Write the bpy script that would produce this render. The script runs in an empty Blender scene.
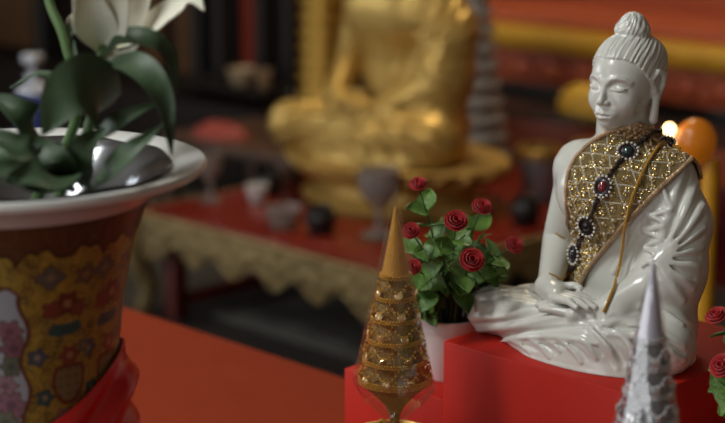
import bpy, bmesh, math, random
import numpy as np
from mathutils import Vector, Matrix

SC = bpy.context.scene
COL = SC.collection
random.seed(7)
rng = np.random.default_rng(7)
PI = math.pi

# ------------------------------------------------------------------ camera
CAM = np.array([1.09, -1.35, 1.337])
PITCH = math.radians(13.0)
FPX = 725 * 85 / 36
S2 = math.sqrt(.5)
FW = np.array([-S2 * math.cos(PITCH), S2 * math.cos(PITCH), -math.sin(PITCH)])
RT = np.array([S2, S2, 0.0])
UP = np.cross(RT, FW)
cd = bpy.data.cameras.new('camera')
cd.lens = 85
cd.sensor_width = 36
cd.clip_start = .02
cd.clip_end = 60
cd.dof.use_dof = True
cd.dof.focus_distance = 1.75
cd.dof.aperture_fstop = 3.8
cam = bpy.data.objects.new('camera', cd)
COL.objects.link(cam)
cam.matrix_world = Matrix(((RT[0], UP[0], -FW[0], CAM[0]), (RT[1], UP[1], -FW[1], CAM[1]),
                           (RT[2], UP[2], -FW[2], CAM[2]), (0, 0, 0, 1)))
SC.camera = cam

# ------------------------------------------------------------------ world, lights, exposure
w = bpy.data.worlds.new('world')
SC.world = w
w.use_nodes = True
w.node_tree.nodes['Background'].inputs[0].default_value = (.62, .72, .8, 1)
w.node_tree.nodes['Background'].inputs[1].default_value = .6
SC.view_settings.view_transform = 'Standard'
SC.view_settings.look = 'None'
SC.view_settings.gamma = 1
SC.view_settings.use_curve_mapping = False
SC.view_settings.exposure = 0.0


def area(name, loc, target, sx, sy, power, col):
    l = bpy.data.lights.new(name, 'AREA')
    l.shape = 'RECTANGLE'
    l.size = sx
    l.size_y = sy
    l.energy = power
    l.color = col
    o = bpy.data.objects.new(name, l)
    COL.objects.link(o)
    o.location = loc
    d = Vector(target) - Vector(loc)
    o.rotation_euler = d.to_track_quat('-Z', 'Y').to_euler()
    return o


area('window_daylight', (-5.85, -1.9, 1.75), (-2, -1.2, 1.0), 2.9, 1.7, 60, (.94, .98, 1))
area('front_fill', (-.9, -4.35, 1.35), (-.6, 0, .9), 2.9, 2.3, 50, (.97, .98, .97))  # added frontal fill, set at an unseen doorway behind the camera
area('ceiling_lamp_light', (-1.0, -1.75, 3.09), (-1.0, -1.75, 0), .5, 1.2, 46, (.96, 1, .98))
area('hall_lamp_light', (-2.3, 2.2, 3.09), (-2.3, 2.2, 0), 1.2, .5, 32, (1, .84, .58))


def ray(u, v):
    return FW + RT * (u - 362.5) / FPX - UP * (v - 211.5) / FPX


def on_z(u, v, z):
    d = ray(u, v)
    return CAM + d * (z - CAM[2]) / d[2]


def on_y(u, v, y):
    d = ray(u, v)
    return CAM + d * (y - CAM[1]) / d[1]


# ------------------------------------------------------------------ materials
def nodes(name):
    m = bpy.data.materials.new(name)
    m.use_nodes = True
    nt = m.node_tree
    return m, nt, nt.nodes['Principled BSDF']


def mat(name, col, rough=.5, metal=0., spec=.5, coat=0., noise=None, bump=None, sub=0., emit=None, trans=0., ior=None, sheen=0.):
    """noise=(scale, other colour, amount)  bump=(scale, strength)"""
    m, nt, b = nodes(name)
    I = b.inputs
    I['Base Color'].default_value = (*col, 1)
    I['Roughness'].default_value = rough
    I['Metallic'].default_value = metal
    I['Specular IOR Level'].default_value = spec
    I['Coat Weight'].default_value = coat
    I['Coat Roughness'].default_value = .06
    I['Transmission Weight'].default_value = trans
    I['Sheen Weight'].default_value = sheen
    if ior:
        I['IOR'].default_value = ior
    if sub:
        I['Subsurface Weight'].default_value = sub
        I['Subsurface Radius'].default_value = (.006, .005, .004)
        I['Subsurface Scale'].default_value = .5
    if emit:
        I['Emission Color'].default_value = (*emit[0], 1)
        I['Emission Strength'].default_value = emit[1]
    tc = nt.nodes.new('ShaderNodeTexCoord')
    if noise:
        n = nt.nodes.new('ShaderNodeTexNoise')
        n.inputs['Scale'].default_value = noise[0]
        n.inputs['Detail'].default_value = 5
        nt.links.new(tc.outputs['Object'], n.inputs['Vector'])
        r = nt.nodes.new('ShaderNodeValToRGB')
        r.color_ramp.elements[0].position = .5 - .5 / max(noise[2], .01) * .3
        r.color_ramp.elements[1].position = .5 + .5 / max(noise[2], .01) * .3
        r.color_ramp.elements[0].color = (*col, 1)
        r.color_ramp.elements[1].color = (*noise[1], 1)
        nt.links.new(n.outputs['Fac'], r.inputs['Fac'])
        nt.links.new(r.outputs['Color'], I['Base Color'])
    if bump:
        n2 = nt.nodes.new('ShaderNodeTexNoise')
        n2.inputs['Scale'].default_value = bump[0]
        n2.inputs['Detail'].default_value = 4
        nt.links.new(tc.outputs['Object'], n2.inputs['Vector'])
        bp = nt.nodes.new('ShaderNodeBump')
        bp.inputs['Strength'].default_value = bump[1]
        bp.inputs['Distance'].default_value = .01
        nt.links.new(n2.outputs['Fac'], bp.inputs['Height'])
        nt.links.new(bp.outputs['Normal'], I['Normal'])
    return m


def mat_attr(name, rough=.5, metal=0., coat=0., bump=None):
    m, nt, b = nodes(name)
    a = nt.nodes.new('ShaderNodeAttribute')
    a.attribute_name = 'paint'
    nt.links.new(a.outputs['Color'], b.inputs['Base Color'])
    b.inputs['Roughness'].default_value = rough
    b.inputs['Metallic'].default_value = metal
    b.inputs['Coat Weight'].default_value = coat
    return m


# ------------------------------------------------------------------ object helpers
def tag(o, label=None, cat=None, group=None, kind=None):
    if label:
        o['label'] = label
    if cat:
        o['category'] = cat
    if group:
        o['group'] = group
    if kind:
        o['kind'] = kind
    return o


def empty(name, loc=(0, 0, 0), rz=0., label=None, cat=None, group=None):
    o = bpy.data.objects.new(name, None)
    o.empty_display_size = .05
    COL.objects.link(o)
    o.location = loc
    o.rotation_euler = (0, 0, rz)
    return tag(o, label, cat, group)


def link(name, me, m=None, parent=None, loc=None, smooth=True):
    o = bpy.data.objects.new(name, me)
    COL.objects.link(o)
    if m is not None:
        for k in (m if isinstance(m, (list, tuple)) else [m]):
            me.materials.append(k)
    if parent is not None:
        o.parent = parent
    if loc is not None:
        o.location = loc
    if smooth and len(me.polygons):
        me.polygons.foreach_set('use_smooth', [True] * len(me.polygons))
    return o


def copy_tree(o, parent=None):
    c = o.copy()
    COL.objects.link(c)
    if parent is not None:
        c.parent = parent
    for ch in o.children:
        copy_tree(ch, c)
    return c


class MB:
    """collects shapes and links them as one mesh"""

    def __init__(s):
        s.v, s.f, s.mi, s.n = [], [], [], 0

    def add(s, vs, fs, mi=0):
        vs = np.asarray(vs, float).reshape(-1, 3)
        s.v.append(vs)
        for f in fs:
            s.f.append([i + s.n for i in f])
            s.mi.append(mi)
        s.n += len(vs)
        return s

    def box(s, x0, x1, y0, y1, z0, z1, b=.0, mi=0):
        """box with chamfered edges"""
        if b <= 0:
            P = [(x, y, z) for z in (z0, z1) for y in (y0, y1) for x in (x0, x1)]
            return s.add(P, [(0, 2, 3, 1), (4, 5, 7, 6), (0, 1, 5, 4), (2, 6, 7, 3), (0, 4, 6, 2), (1, 3, 7, 5)], mi)
        bm = bmesh.new()
        bmesh.ops.create_cube(bm, size=1)
        for v in bm.verts:
            v.co = Vector(((x0 + x1) / 2 + v.co.x * (x1 - x0), (y0 + y1) / 2 + v.co.y * (y1 - y0), (z0 + z1) / 2 + v.co.z * (z1 - z0)))
        bmesh.ops.bevel(bm, geom=bm.edges[:], offset=b, segments=2, affect='EDGES', profile=.5)
        return s.bm(bm, mi)

    def bm(s, bm, mi=0):
        bm.verts.index_update()
        vs = [v.co[:] for v in bm.verts]
        fs = [[v.index for v in f.verts] for f in bm.faces]
        bm.free()
        return s.add(vs, fs, mi)

    def lathe(s, prof, c=(0, 0, 0), n=32, axis=None, mi=0, rfun=None, caps=True):
        """prof: list of (r, z)"""
        k = len(prof)
        a = np.arange(n) * 2 * PI / n
        V = []
        for (r, z) in prof:
            rr = r if rfun is None else r * rfun(a, z)
            V.append(np.stack([rr * np.cos(a), rr * np.sin(a), np.full(n, z)], 1))
        V = np.concatenate(V)
        F = []
        for i in range(k - 1):
            for j in range(n):
                j2 = (j + 1) % n
                F.append((i * n + j, i * n + j2, (i + 1) * n + j2, (i + 1) * n + j))
        if caps:
            if prof[0][0] > 1e-6:
                F.append(list(range(n))[::-1])
            if prof[-1][0] > 1e-6:
                F.append([(k - 1) * n + j for j in range(n)])
        if axis is not None:
            M = np.array(Vector((0, 0, 1)).rotation_difference(Vector(axis)).to_matrix())
            V = V @ M.T
        return s.add(V + np.array(c), F, mi)

    def ball(s, c, r, n=10, mi=0, sc=(1, 1, 1), rot=None):
        m = max(4, n // 2)
        prof = [(math.sin(PI * i / m), -math.cos(PI * i / m)) for i in range(m + 1)]
        prof[0] = (0.001, -1)
        prof[-1] = (0.001, 1)
        a = np.arange(n) * 2 * PI / n
        V = np.concatenate([np.stack([q * np.cos(a), q * np.sin(a), np.full(n, z)], 1) for q, z in prof]) * r * np.array(sc)
        if rot is not None:
            V = V @ np.array(rot).T
        F = [(i * n + j, i * n + (j + 1) % n, (i + 1) * n + (j + 1) % n, (i + 1) * n + j) for i in range(m) for j in range(n)]
        return s.add(V + np.array(c), F, mi)

    def tube(s, pts, rad, n=8, mi=0, closed=False, sx=1.):
        P = np.asarray(pts, float)
        k = len(P)
        rad = np.broadcast_to(np.asarray(rad, float), (k,))
        T = np.gradient(P, axis=0)
        if closed:
            T = np.roll(P, -1, 0) - np.roll(P, 1, 0)
        T /= np.linalg.norm(T, axis=1)[:, None] + 1e-12
        u = np.array([0, 0, 1.]) if abs(T[0][2]) < .9 else np.array([1., 0, 0])
        V = []
        a = np.arange(n) * 2 * PI / n
        for i in range(k):
            u = u - T[i] * (u @ T[i])
            u /= np.linalg.norm(u) + 1e-12
            b = np.cross(T[i], u)
            V.append(P[i] + rad[i] * (np.cos(a)[:, None] * u * sx + np.sin(a)[:, None] * b))
        F = []
        for i in range(k if closed else k - 1):
            i2 = (i + 1) % k
            for j in range(n):
                F.append((i * n + j, i * n + (j + 1) % n, i2 * n + (j + 1) % n, i2 * n + j))
        if not closed:
            F.append(list(range(n))[::-1])
            F.append([(k - 1) * n + j for j in range(n)])
        return s.add(np.concatenate(V), F, mi)

    def grid(s, G, mi=0, closed_u=False, thick=0.):
        """G: (nu, nv, 3) surface; thick > 0 gives it two sides and a rim"""
        G = np.asarray(G, float)
        nu, nv = G.shape[:2]
        if thick:
            du = np.gradient(G, axis=0)
            dv = np.gradient(G, axis=1)
            N = np.cross(du, dv)
            N /= np.linalg.norm(N, axis=2)[..., None] + 1e-12
            top, bot = G + N * thick / 2, G - N * thick / 2
            idx = lambda i, j: (i % nu) * nv + j
            F = []
            o = nu * nv
            for i in range(nu if closed_u else nu - 1):
                for j in range(nv - 1):
                    q = (idx(i, j), idx(i + 1, j), idx(i + 1, j + 1), idx(i, j + 1))
                    F.append(q)
                    F.append(tuple(o + t for t in q[::-1]))
            for i in range(nu if closed_u else nu - 1):
                for j in (0, nv - 1):
                    a, b = idx(i, j), idx(i + 1, j)
                    F.append((a, a + o, b + o, b) if j == 0 else (a, b, b + o, a + o))
            if not closed_u:
                for j in range(nv - 1):
                    for i in (0, nu - 1):
                        a, b = idx(i, j), idx(i, j + 1)
                        F.append((a, b, b + o, a + o) if i == 0 else (a, a + o, b + o, b))
            return s.add(np.concatenate([top.reshape(-1, 3), bot.reshape(-1, 3)]), F, mi)
        F = []
        for i in range(nu if closed_u else nu - 1):
            for j in range(nv - 1):
                F.append((i * nv + j, ((i + 1) % nu) * nv + j, ((i + 1) % nu) * nv + j + 1, i * nv + j + 1))
        return s.add(G.reshape(-1, 3), F, mi)

    def mesh(s, name):
        me = bpy.data.meshes.new(name)
        me.from_pydata(np.concatenate(s.v).tolist(), [], s.f)
        me.polygons.foreach_set('material_index', s.mi)
        me.update()
        return me

    def build(s, name, m, parent=None, loc=None, smooth=True, flip=False, sharp=35):
        me = s.mesh(name)
        bm = bmesh.new()
        bm.from_mesh(me)
        bmesh.ops.recalc_face_normals(bm, faces=bm.faces[:])
        bm.to_mesh(me)
        bm.free()
        o = link(name, me, m, parent, loc, smooth)
        if smooth:
            me.set_sharp_from_angle(angle=math.radians(sharp))
        return o


def curve(pts, n, closed=False):
    """Catmull-Rom through pts"""
    P = np.asarray(pts, float)
    if closed:
        P = np.concatenate([P[-1:], P, P[:2]])
    else:
        P = np.concatenate([2 * P[:1] - P[1:2], P, 2 * P[-1:] - P[-2:-1]])
    m = len(P) - 3
    t = np.linspace(0, m, n, endpoint=not closed)
    i = np.minimum(t.astype(int), m - 1)
    f = (t - i)[:, None]
    a, b, c, d = P[i], P[i + 1], P[i + 2], P[i + 3]
    return .5 * (2 * b + (c - a) * f + (2 * a - 5 * b + 4 * c - d) * f ** 2 + (3 * b - a - 3 * c + d) * f ** 3)


# ------------------------------------------------------------------ the hall
def struct(name, mb, m):
    o = mb.build(name, m, None, None, False)
    o['kind'] = 'structure'
    return o


M_FLOOR = mat('dark_stone_floor', (.035, .032, .030), .35, noise=(3, (.05, .045, .04), .5))
M_WALL = mat('plaster', (.42, .36, .28), .8, noise=(2, (.38, .32, .25), .5))
M_WALLB = mat('dark_red_wall', (.20, .035, .018), .7, noise=(2, (.16, .03, .016), .5))
M_CEIL = mat('ceiling_board', (.50, .46, .40), .8)
M_FRAME = mat('window_frame_paint', (.25, .12, .05), .5)
X0, X1, Y0, Y1, ZC = -6.0, 3.0, -4.5, 4.6, 3.2
struct('floor', MB().box(X0, X1, Y0, Y1, -.08, 0), M_FLOOR)
struct('ceiling', MB().box(X0, X1, Y0, Y1, ZC, ZC + .1), M_CEIL)
struct('wall_back', MB().box(X0, X1, Y1, Y1 + .12, 0, ZC), M_WALLB)
struct('wall_right', MB().box(X1, X1 + .12, Y0, Y1, 0, ZC), M_WALL)
mb = MB()
for y0, y1, z0, z1 in ((Y0, -3.4, 0, ZC), (-.4, Y1, 0, ZC), (-3.4, -.4, 0, .85), (-3.4, -.4, 2.65, ZC)):
    mb.box(X0 - .12, X0, y0, y1, z0, z1)
struct('wall_left', mb, M_WALL)
mb = MB()
for x0, x1, z0, z1 in ((X0, -2.4, 0, ZC), (.6, X1, 0, ZC), (-2.4, .6, 2.55, ZC)):
    mb.box(x0, x1, Y0 - .12, Y0, z0, z1)
struct('wall_front', mb, M_WALL)
mb = MB()
for y in (-3.4, -2.42, -1.42, -.46):
    mb.box(X0 - .10, X0 - .02, y, y + .06, .85, 2.65)
for z in (.85, 2.59):
    mb.box(X0 - .10, X0 - .02, -3.4, -.4, z, z + .06)
struct('window_1', mb, M_FRAME)
mb = MB()
for x in (-2.4, .54):
    mb.box(x, x + .06, Y0 - .10, Y0 - .02, 0, 2.55)
mb.box(-2.4, .6, Y0 - .10, Y0 - .02, 2.49, 2.55)
struct('fill_door_1', mb, M_FRAME)  # unseen door opening, put in for the frontal fill
mb = MB()
mb.box(X0, X1, Y1 - .02, Y1, 0, .12)
struct('baseboard_back', mb, M_FRAME)
# ------------------------------------------------------------------ sculpting with distance fields
def smin(a, b, k):
    h = np.clip(.5 + .5 * (b - a) / k, 0, 1)
    return b + (a - b) * h - k * h * (1 - h)


def smax(a, b, k):
    return -smin(-a, -b, k)


def sell(P, c, r):
    x, y, z = P
    q = np.sqrt(((x - c[0]) / r[0]) ** 2 + ((y - c[1]) / r[1]) ** 2 + ((z - c[2]) / r[2]) ** 2) + 1e-9
    g = np.sqrt(((x - c[0]) / r[0] ** 2) ** 2 + ((y - c[1]) / r[1] ** 2) ** 2 + ((z - c[2]) / r[2] ** 2) ** 2) + 1e-9
    return q * (q - 1) / g


def scone(P, a, b, ra, rb):
    x, y, z = P
    a, b = np.asarray(a, float), np.asarray(b, float)
    d = b - a
    L = d @ d + 1e-12
    h = np.clip(((x - a[0]) * d[0] + (y - a[1]) * d[1] + (z - a[2]) * d[2]) / L, 0, 1)
    return np.sqrt((x - a[0] - h * d[0]) ** 2 + (y - a[1] - h * d[1]) ** 2 + (z - a[2] - h * d[2]) ** 2) - (ra + (rb - ra) * h)


def stube(P, pts, rad):
    rad = np.broadcast_to(np.asarray(rad, float), (len(pts),))
    d = None
    for i in range(len(pts) - 1):
        e = scone(P, pts[i], pts[i + 1], rad[i], rad[i + 1])
        d = e if d is None else np.minimum(d, e)
    return d


def near(P, pts, pad):
    pts = np.asarray(pts)
    lo, hi = pts.min(0) - pad, pts.max(0) + pad
    x, y, z = P
    return (x > lo[0]) & (x < hi[0]) & (y > lo[1]) & (y < hi[1]) & (z > lo[2]) & (z < hi[2])


def ridge(d, P, pts, rad, k, cut=False):
    """raise (or cut) a fold along pts in the field d"""
    m = near(P, pts, k + np.max(rad) + .006)
    if not m.any():
        return d
    Q = [q[m] for q in P]
    t = stube(Q, pts, rad)
    d = d.copy()
    d[m] = smax(d[m], -t, k) if cut else smin(d[m], t, k)
    return d


def trace(fun, o, d, off=0., n=60, tmax=6.):
    """sphere trace rays o + t d on fun == off"""
    o, d = np.atleast_2d(o).astype(float), np.atleast_2d(d).astype(float)
    d = d / np.linalg.norm(d, axis=1)[:, None]
    t = np.zeros(len(d))
    bt, bf = t.copy(), np.full(len(d), 9.)
    for _ in range(n):
        p = o + d * t[:, None]
        q = fun((p[:, 0], p[:, 1], p[:, 2])) - off
        m = np.abs(q) < bf
        bt[m], bf[m] = t[m], np.abs(q)[m]
        t = t + .8 * np.clip(q, -.05, .05)
    return o + d * bt[:, None]


def surface_nets(D, xs, ys, zs):
    S = D < 0
    nx, ny, nz = D.shape
    c = S[:-1, :-1, :-1].astype(np.uint8)
    for i, j, k in ((1, 0, 0), (0, 1, 0), (0, 0, 1), (1, 1, 0), (1, 0, 1), (0, 1, 1), (1, 1, 1)):
        c = c + S[i:nx - 1 + i, j:ny - 1 + j, k:nz - 1 + k]
    A = np.argwhere((c > 0) & (c < 8))
    idx = np.full(c.shape, -1, np.int32)
    idx[A[:, 0], A[:, 1], A[:, 2]] = np.arange(len(A))
    acc = np.zeros((len(A), 3))
    cnt = np.zeros(len(A))
    cor = [(0, 0, 0), (1, 0, 0), (0, 1, 0), (1, 1, 0), (0, 0, 1), (1, 0, 1), (0, 1, 1), (1, 1, 1)]
    val = [D[A[:, 0] + a, A[:, 1] + b, A[:, 2] + e].astype(float) for a, b, e in cor]
    for i in range(8):
        for ax in range(3):
            if cor[i][ax] == 0:
                q = list(cor[i])
                q[ax] = 1
                j = cor.index(tuple(q))
                m = (val[i] < 0) != (val[j] < 0)
                t = val[i][m] / (val[i][m] - val[j][m])
                p = np.tile(np.array(cor[i], float), (m.sum(), 1))
                p[:, ax] = t
                acc[m] += p
                cnt[m] += 1
    P = A + acc / cnt[:, None]
    out = np.stack([np.interp(P[:, a], np.arange(len(g)), g) for a, g in enumerate((xs, ys, zs))], 1)
    quads = []
    for ax in range(3):
        sl0, sl1 = [slice(None)] * 3, [slice(None)] * 3
        sl0[ax], sl1[ax] = slice(0, -1), slice(1, None)
        a, b = S[tuple(sl0)], S[tuple(sl1)]
        E = np.argwhere(a != b)
        o1, o2 = [(1, 2), (2, 0), (0, 1)][ax]
        E = E[(E[:, o1] > 0) & (E[:, o2] > 0) & (E[:, o1] < D.shape[o1] - 1) & (E[:, o2] < D.shape[o2] - 1)]
        s0 = a[E[:, 0], E[:, 1], E[:, 2]]
        q = []
        for p1, p2 in ((1, 1), (0, 1), (0, 0), (1, 0)):
            F = E.copy()
            F[:, o1] -= p1
            F[:, o2] -= p2
            q.append(idx[F[:, 0], F[:, 1], F[:, 2]])
        q = np.stack(q, 1)
        q[~s0] = q[~s0][:, ::-1]
        quads.append(q)
    return out, np.concatenate(quads)


def sculpt(name, fun, xs, ys, zs, B=12, margin=.012):
    """mesh of fun == 0, evaluated only in blocks near the surface"""
    nx, ny, nz = len(xs), len(ys), len(zs)
    D = np.empty((nx, ny, nz), np.float32)
    bl = [(i, j, k) for i in range(0, nx, B) for j in range(0, ny, B) for k in range(0, nz, B)]
    cen, rad = [], []
    for i, j, k in bl:
        e = [g[min(q + B, len(g)) - 1] for g, q in ((xs, i), (ys, j), (zs, k))]
        b = [xs[i], ys[j], zs[k]]
        cen.append([(p + q) / 2 for p, q in zip(b, e)])
        rad.append(.5 * math.dist(b, e))
    cen = np.array(cen)
    dc = fun((cen[:, 0], cen[:, 1], cen[:, 2]))
    todo = []
    for n, (i, j, k) in enumerate(bl):
        if abs(dc[n]) > rad[n] * 1.25 + margin:
            D[i:i + B, j:j + B, k:k + B] = dc[n]
        else:
            todo.append(bl[n])
    for c0 in range(0, len(todo), 250):
        ch = todo[c0:c0 + 250]
        gs = [np.meshgrid(xs[i:i + B], ys[j:j + B], zs[k:k + B], indexing='ij') for i, j, k in ch]
        P = tuple(np.concatenate([g[a].ravel() for g in gs]) for a in range(3))
        d = fun(P)
        o = 0
        for (i, j, k), g in zip(ch, gs):
            m = g[0].size
            D[i:i + B, j:j + B, k:k + B] = d[o:o + m].reshape(g[0].shape)
            o += m
    V, Q = surface_nets(D, xs, ys, zs)
    me = bpy.data.meshes.new(name)
    me.vertices.add(len(V))
    me.vertices.foreach_set('co', V.ravel())
    me.loops.add(len(Q) * 4)
    me.loops.foreach_set('vertex_index', Q.ravel().astype(np.int32))
    me.polygons.add(len(Q))
    me.polygons.foreach_set('loop_start', np.arange(0, len(Q) * 4, 4, dtype=np.int32))
    me.update(calc_edges=True)
    me.polygons.foreach_set('use_smooth', np.ones(len(Q), bool))
    me.validate()
    return me


def axis(*segs):
    """segs: (end, step) after a start value"""
    g = [np.array([segs[0]])]
    s = segs[0]
    for e, st in segs[1:]:
        n = max(1, round((e - s) / st))
        g.append(np.linspace(s, e, n + 1)[1:])
        s = e
    return np.concatenate(g)


# ------------------------------------------------------------------ the seated figure (faces -Y, its right arm at -X)
ST = np.array([.0105, .125, .77])            # where the white statue sits
TZ = [0, .03, .07, .11, .15, .18, .198, .21, .222, .234, .26]
TA = [.074, .074, .060, .057, .064, .071, .073, .068, .047, .030, .027]
TB = [.055, .055, .047, .045, .049, .051, .048, .044, .037, .030, .027]
TY = [.014, .014, .012, .010, .006, .004, .004, .005, .006, .005, .003]


def torso(P):
    x, y, z = P
    a, b, c = np.interp(z, TZ, TA), np.interp(z, TZ, TB), np.interp(z, TZ, TY)
    q = np.sqrt((x / a) ** 2 + ((y - c) / b) ** 2) + 1e-6
    g = np.sqrt((x / a ** 2) ** 2 + ((y - c) / b ** 2) ** 2) + 1e-6
    d = np.maximum(q * (q - 1) / g * .85, np.maximum(z - .262, -z))
    d = np.where(q < .3, -.02, d)
    d = np.maximum(d, np.maximum(z - .262, -z))
    d = smin(d, sell(P, (-.028, -.028, .168), (.034, .021, .030)), .02)
    d = smin(d, sell(P, (.028, -.028, .168), (.034, .021, .030)), .02)
    return d


def chest(P):
    """what the sash lies on: the torso and the covered left shoulder"""
    d = torso(P)
    d = smin(d, scone(P, (.059, .004, .194), (.079, .0, .15), .0275, .030), .018)
    return smin(d, scone(P, (-.059, .004, .194), (-.063, .0, .188), .026, .024), .018)


RARM = [(-.060, .004, .191), (-.0815, -.001, .104), (-.044, -.066, .069)]
HAIRA = np.radians([0, 25, 45, 62, 78, 95, 120, 180])
HAIRZ = [.3215, .3215, .3175, .306, .292, .283, .268, .262]


HYAW = math.radians(1)


def head(P):
    c, s = math.cos(HYAW), math.sin(HYAW)
    X, Y = P[0] - .003, P[1] - .004
    x, y, z = (X * c + Y * s) / .975, (-X * s + Y * c) / .975 + .004, .3415 + (P[2] - .3415) / 1.035
    P = (x, y, z)
    ax = np.abs(x)
    A = (ax, y, z)
    d = sell(P, (0, .003, .3035), (.0372, .0430, .0385))                       # skull
    d = smin(d, sell(P, (0, .008, .318), (.0340, .0370, .0240)), .006)
    d = smin(d, sell(P, (0, -.0105, .2885), (.0325, .0335, .041)), .008)         # face
    d = smin(d, sell(P, (0, -.029, .2555), (.0125, .011, .0085)), .010)          # chin
    d = smin(d, sell(A, (.0165, -.027, .277), (.012, .011, .012)), .010)         # cheeks
    d = smin(d, sell(P, (0, -.0385, .2645), (.0125, .007, .008)), .008)          # mouth mound
    ze = z - .0025
    A = (ax, y, ze)
    d = smax(d, -sell(A, (.0150, -.0482, .2915), (.0100, .0075, .0048)), .006)   # eye sockets
    d = smin(d, sell(A, (.0148, -.0360, .2890), (.0088, .0050, .0043)), .0026)   # lids
    d = smin(d, stube(A, [(.0035, -.0428, .2945), (.0075, -.0430, .2985), (.0145, -.0405, .3005), (.0215, -.0365, .2990), (.0265, -.0315, .2950)], [.0015, .0015, .0014, .0011, .0008]), .0045)
    lash = [(.0080, -.0416, .2866), (.0105, -.0416, .2858), (.0155, -.0412, .2853), (.0205, -.0380, .2862), (.0250, -.0340, .2885)]
    d = smax(d, -stube(A, lash, [.0003, .0007, .0008, .0007, .0003]), .0012)
    crease = [(.0075, -.0420, .2915), (.0125, -.0418, .2932), (.0180, -.0395, .2930), (.0235, -.0350, .2912)]
    d = smax(d, -stube(A, crease, .0006), .0012)
    A = (ax, y, z)
    d = smin(d, stube(P, [(0, -.0418, .2975), (0, -.0442, .289), (0, -.0482, .2785)], [.0026, .0028, .0042]), .0036)
    d = smin(d, sell(A, (.0048, -.0440, .2768), (.0034, .0042, .0030)), .0018)
    d = smax(d, -sell(A, (.0030, -.0468, .2736), (.0014, .0018, .0010)), .0012)
    d = smin(d, stube(A, [(0, -.0458, .2658), (.0028, -.0457, .2668), (.0075, -.0425, .2650), (.0098, -.0398, .2640)], [.0016, .0018, .0013, .0007]), .0014)
    d = smin(d, stube(A, [(0, -.0448, .2612), (.0040, -.0440, .2615), (.0085, -.0408, .2632)], [.0023, .0020, .0008]), .0014)
    d = smax(d, -stube(A, [(0, -.0475, .2636), (.004, -.0465, .2640), (.0085, -.0428, .2636), (.0112, -.0395, .2642)], [.0008, .0008, .0007, .0004]), .0010)
    d = smax(d, -stube(P, [(0, -.049, .2722), (0, -.0478, .2685)], .0010), .0016)
    d = smax(d, -sell(P, (0, -.0445, .2572), (.008, .003, .0020)), .003)
    # hair
    th = np.abs(np.arctan2(x, -(y - .002)))
    hz = np.interp(th, HAIRA, HAIRZ)
    t = np.clip((z - hz) / .0035 + .5, 0, 1)
    t = t * t * (3 - 2 * t)
    py, pz = .70, .714                                                          # pole of the combed hair: up and back
    yy, zz = y - .004, z - .302
    u2 = zz * py - yy * pz
    ph = np.arctan2(x, u2)
    wv = np.sin(44 * ph + 2.2 * np.sin(80 * z + 40 * ax) + 1.5 * np.sin(9 * ph)) + .5 * np.sin(71 * ph + 3 * np.sin(60 * y))
    d = d - t * (.0017 + .00042 * wv)
    # knot of hair
    qa = np.arctan2(x, y - .006)
    kn = smin(sell(P, (0, .006, .3465), (.0195, .0195, .0115)), sell(P, (0, .006, .3545), (.0130, .0130, .0105)), .006)
    kn = kn - .0004 * np.sin(20 * qa + 600 * z + 2 * np.sin(5 * qa)) - .0003 * np.sin(9 * qa - 300 * z)
    d = smin(d, kn, .002)
    tor = np.sqrt((np.sqrt(x ** 2 + (y - .006) ** 2) - .0172) ** 2 + (z - .3415) ** 2) - .0019
    d = smin(d, tor + .0005 * np.sin(22 * qa), .0012)
    # ears
    A = (ax, y + .0065, z)
    ear = stube(A, [(.0350, .003, .2895), (.0375, -.0005, .3005), (.0402, .0055, .3080), (.0425, .0130, .3045), (.0415, .0140, .2945), (.0385, .0090, .2815)], [.0024, .0027, .0029, .0029, .0027, .0027])
    ear = smin(ear, sell(A, (.0362, .007, .294), (.0030, .0070, .0135)), .002)
    ear = smin(ear, stube(A, [(.0375, .0075, .2845), (.0375, .0060, .272), (.0368, .0045, .2590)], [.0044, .0042, .0050]), .003)
    ear = smin(ear, stube(A, [(.0375, .0035, .2935), (.0382, .0040, .2875)], [.0022, .0024]), .002)
    ear = smax(ear, -sell(A, (.0425, .0066, .2965), (.0040, .0036, .0065)), .0015)
    return smin(d, ear, .002)


def robe(P):
    d = chest(P)
    d = smin(d, stube(P, [(0, .003, .225), (0, -.002, .27)], [.0265, .0255]), .012)
    # covered left arm and hanging sleeve
    sl = stube(P, [(.079, .0, .15), (.076, -.008, .10)], [.030, .032])
    sl = smin(sl, stube(P, [(.076, -.008, .10), (.066, -.010, .045)], [.032, .034]), .02)
    sl = smin(sl, stube(P, [(.074, -.020, .090), (.042, -.066, .064)], [.028, .017]), .016)
    return smin(d, sl, .014)


def figure_base(P):
    x, y, z = P
    d = robe(P)
    # legs under the robe
    lg = stube(P, [(-.055, .018, .026), (-.134, -.055, .0240)], [.024, .0245])
    lg = smin(lg, stube(P, [(.050, .018, .034), (.092, -.040, .0300)], [.034, .0310]), .02)
    lg = smin(lg, stube(P, [(-.128, -.058, .0245), (-.055, -.076, .0265), (.03, -.080, .026)], [.0245, .025, .024]), .018)
    lg = smin(lg, stube(P, [(.090, -.045, .030), (.050, -.070, .029), (-.02, -.078, .026)], [.030, .027, .024]), .018)
    lg = smin(lg, sell(P, (-.005, -.03, .028), (.10, .055, .026)), .02)
    lg = smin(lg, sell(P, (.002, -.058, .002), (.100, .050, .026)), .014)
    lg = smin(lg, sell(P, (.002, -.02, .0), (.104, .080, .018)), .012)
    d = smin(d, lg, .016)
    # bare right arm
    d = smin(d, stube(P, RARM, [.0245, .0195, .0125]), .008)
    return smax(d, -z, .003)


def world_to_local(p):
    return np.asarray(p, float) - ST


def pick(uv, off=0., fun=None):
    """points of the statue's surface (its own frame) seen at photo points uv"""
    o = world_to_local(CAM)
    d = np.array([ray(u, v) for u, v in uv])
    d /= np.linalg.norm(d, axis=1)[:, None]
    return trace(fun or figure_base, o + d * 1.45, d, off)


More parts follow.
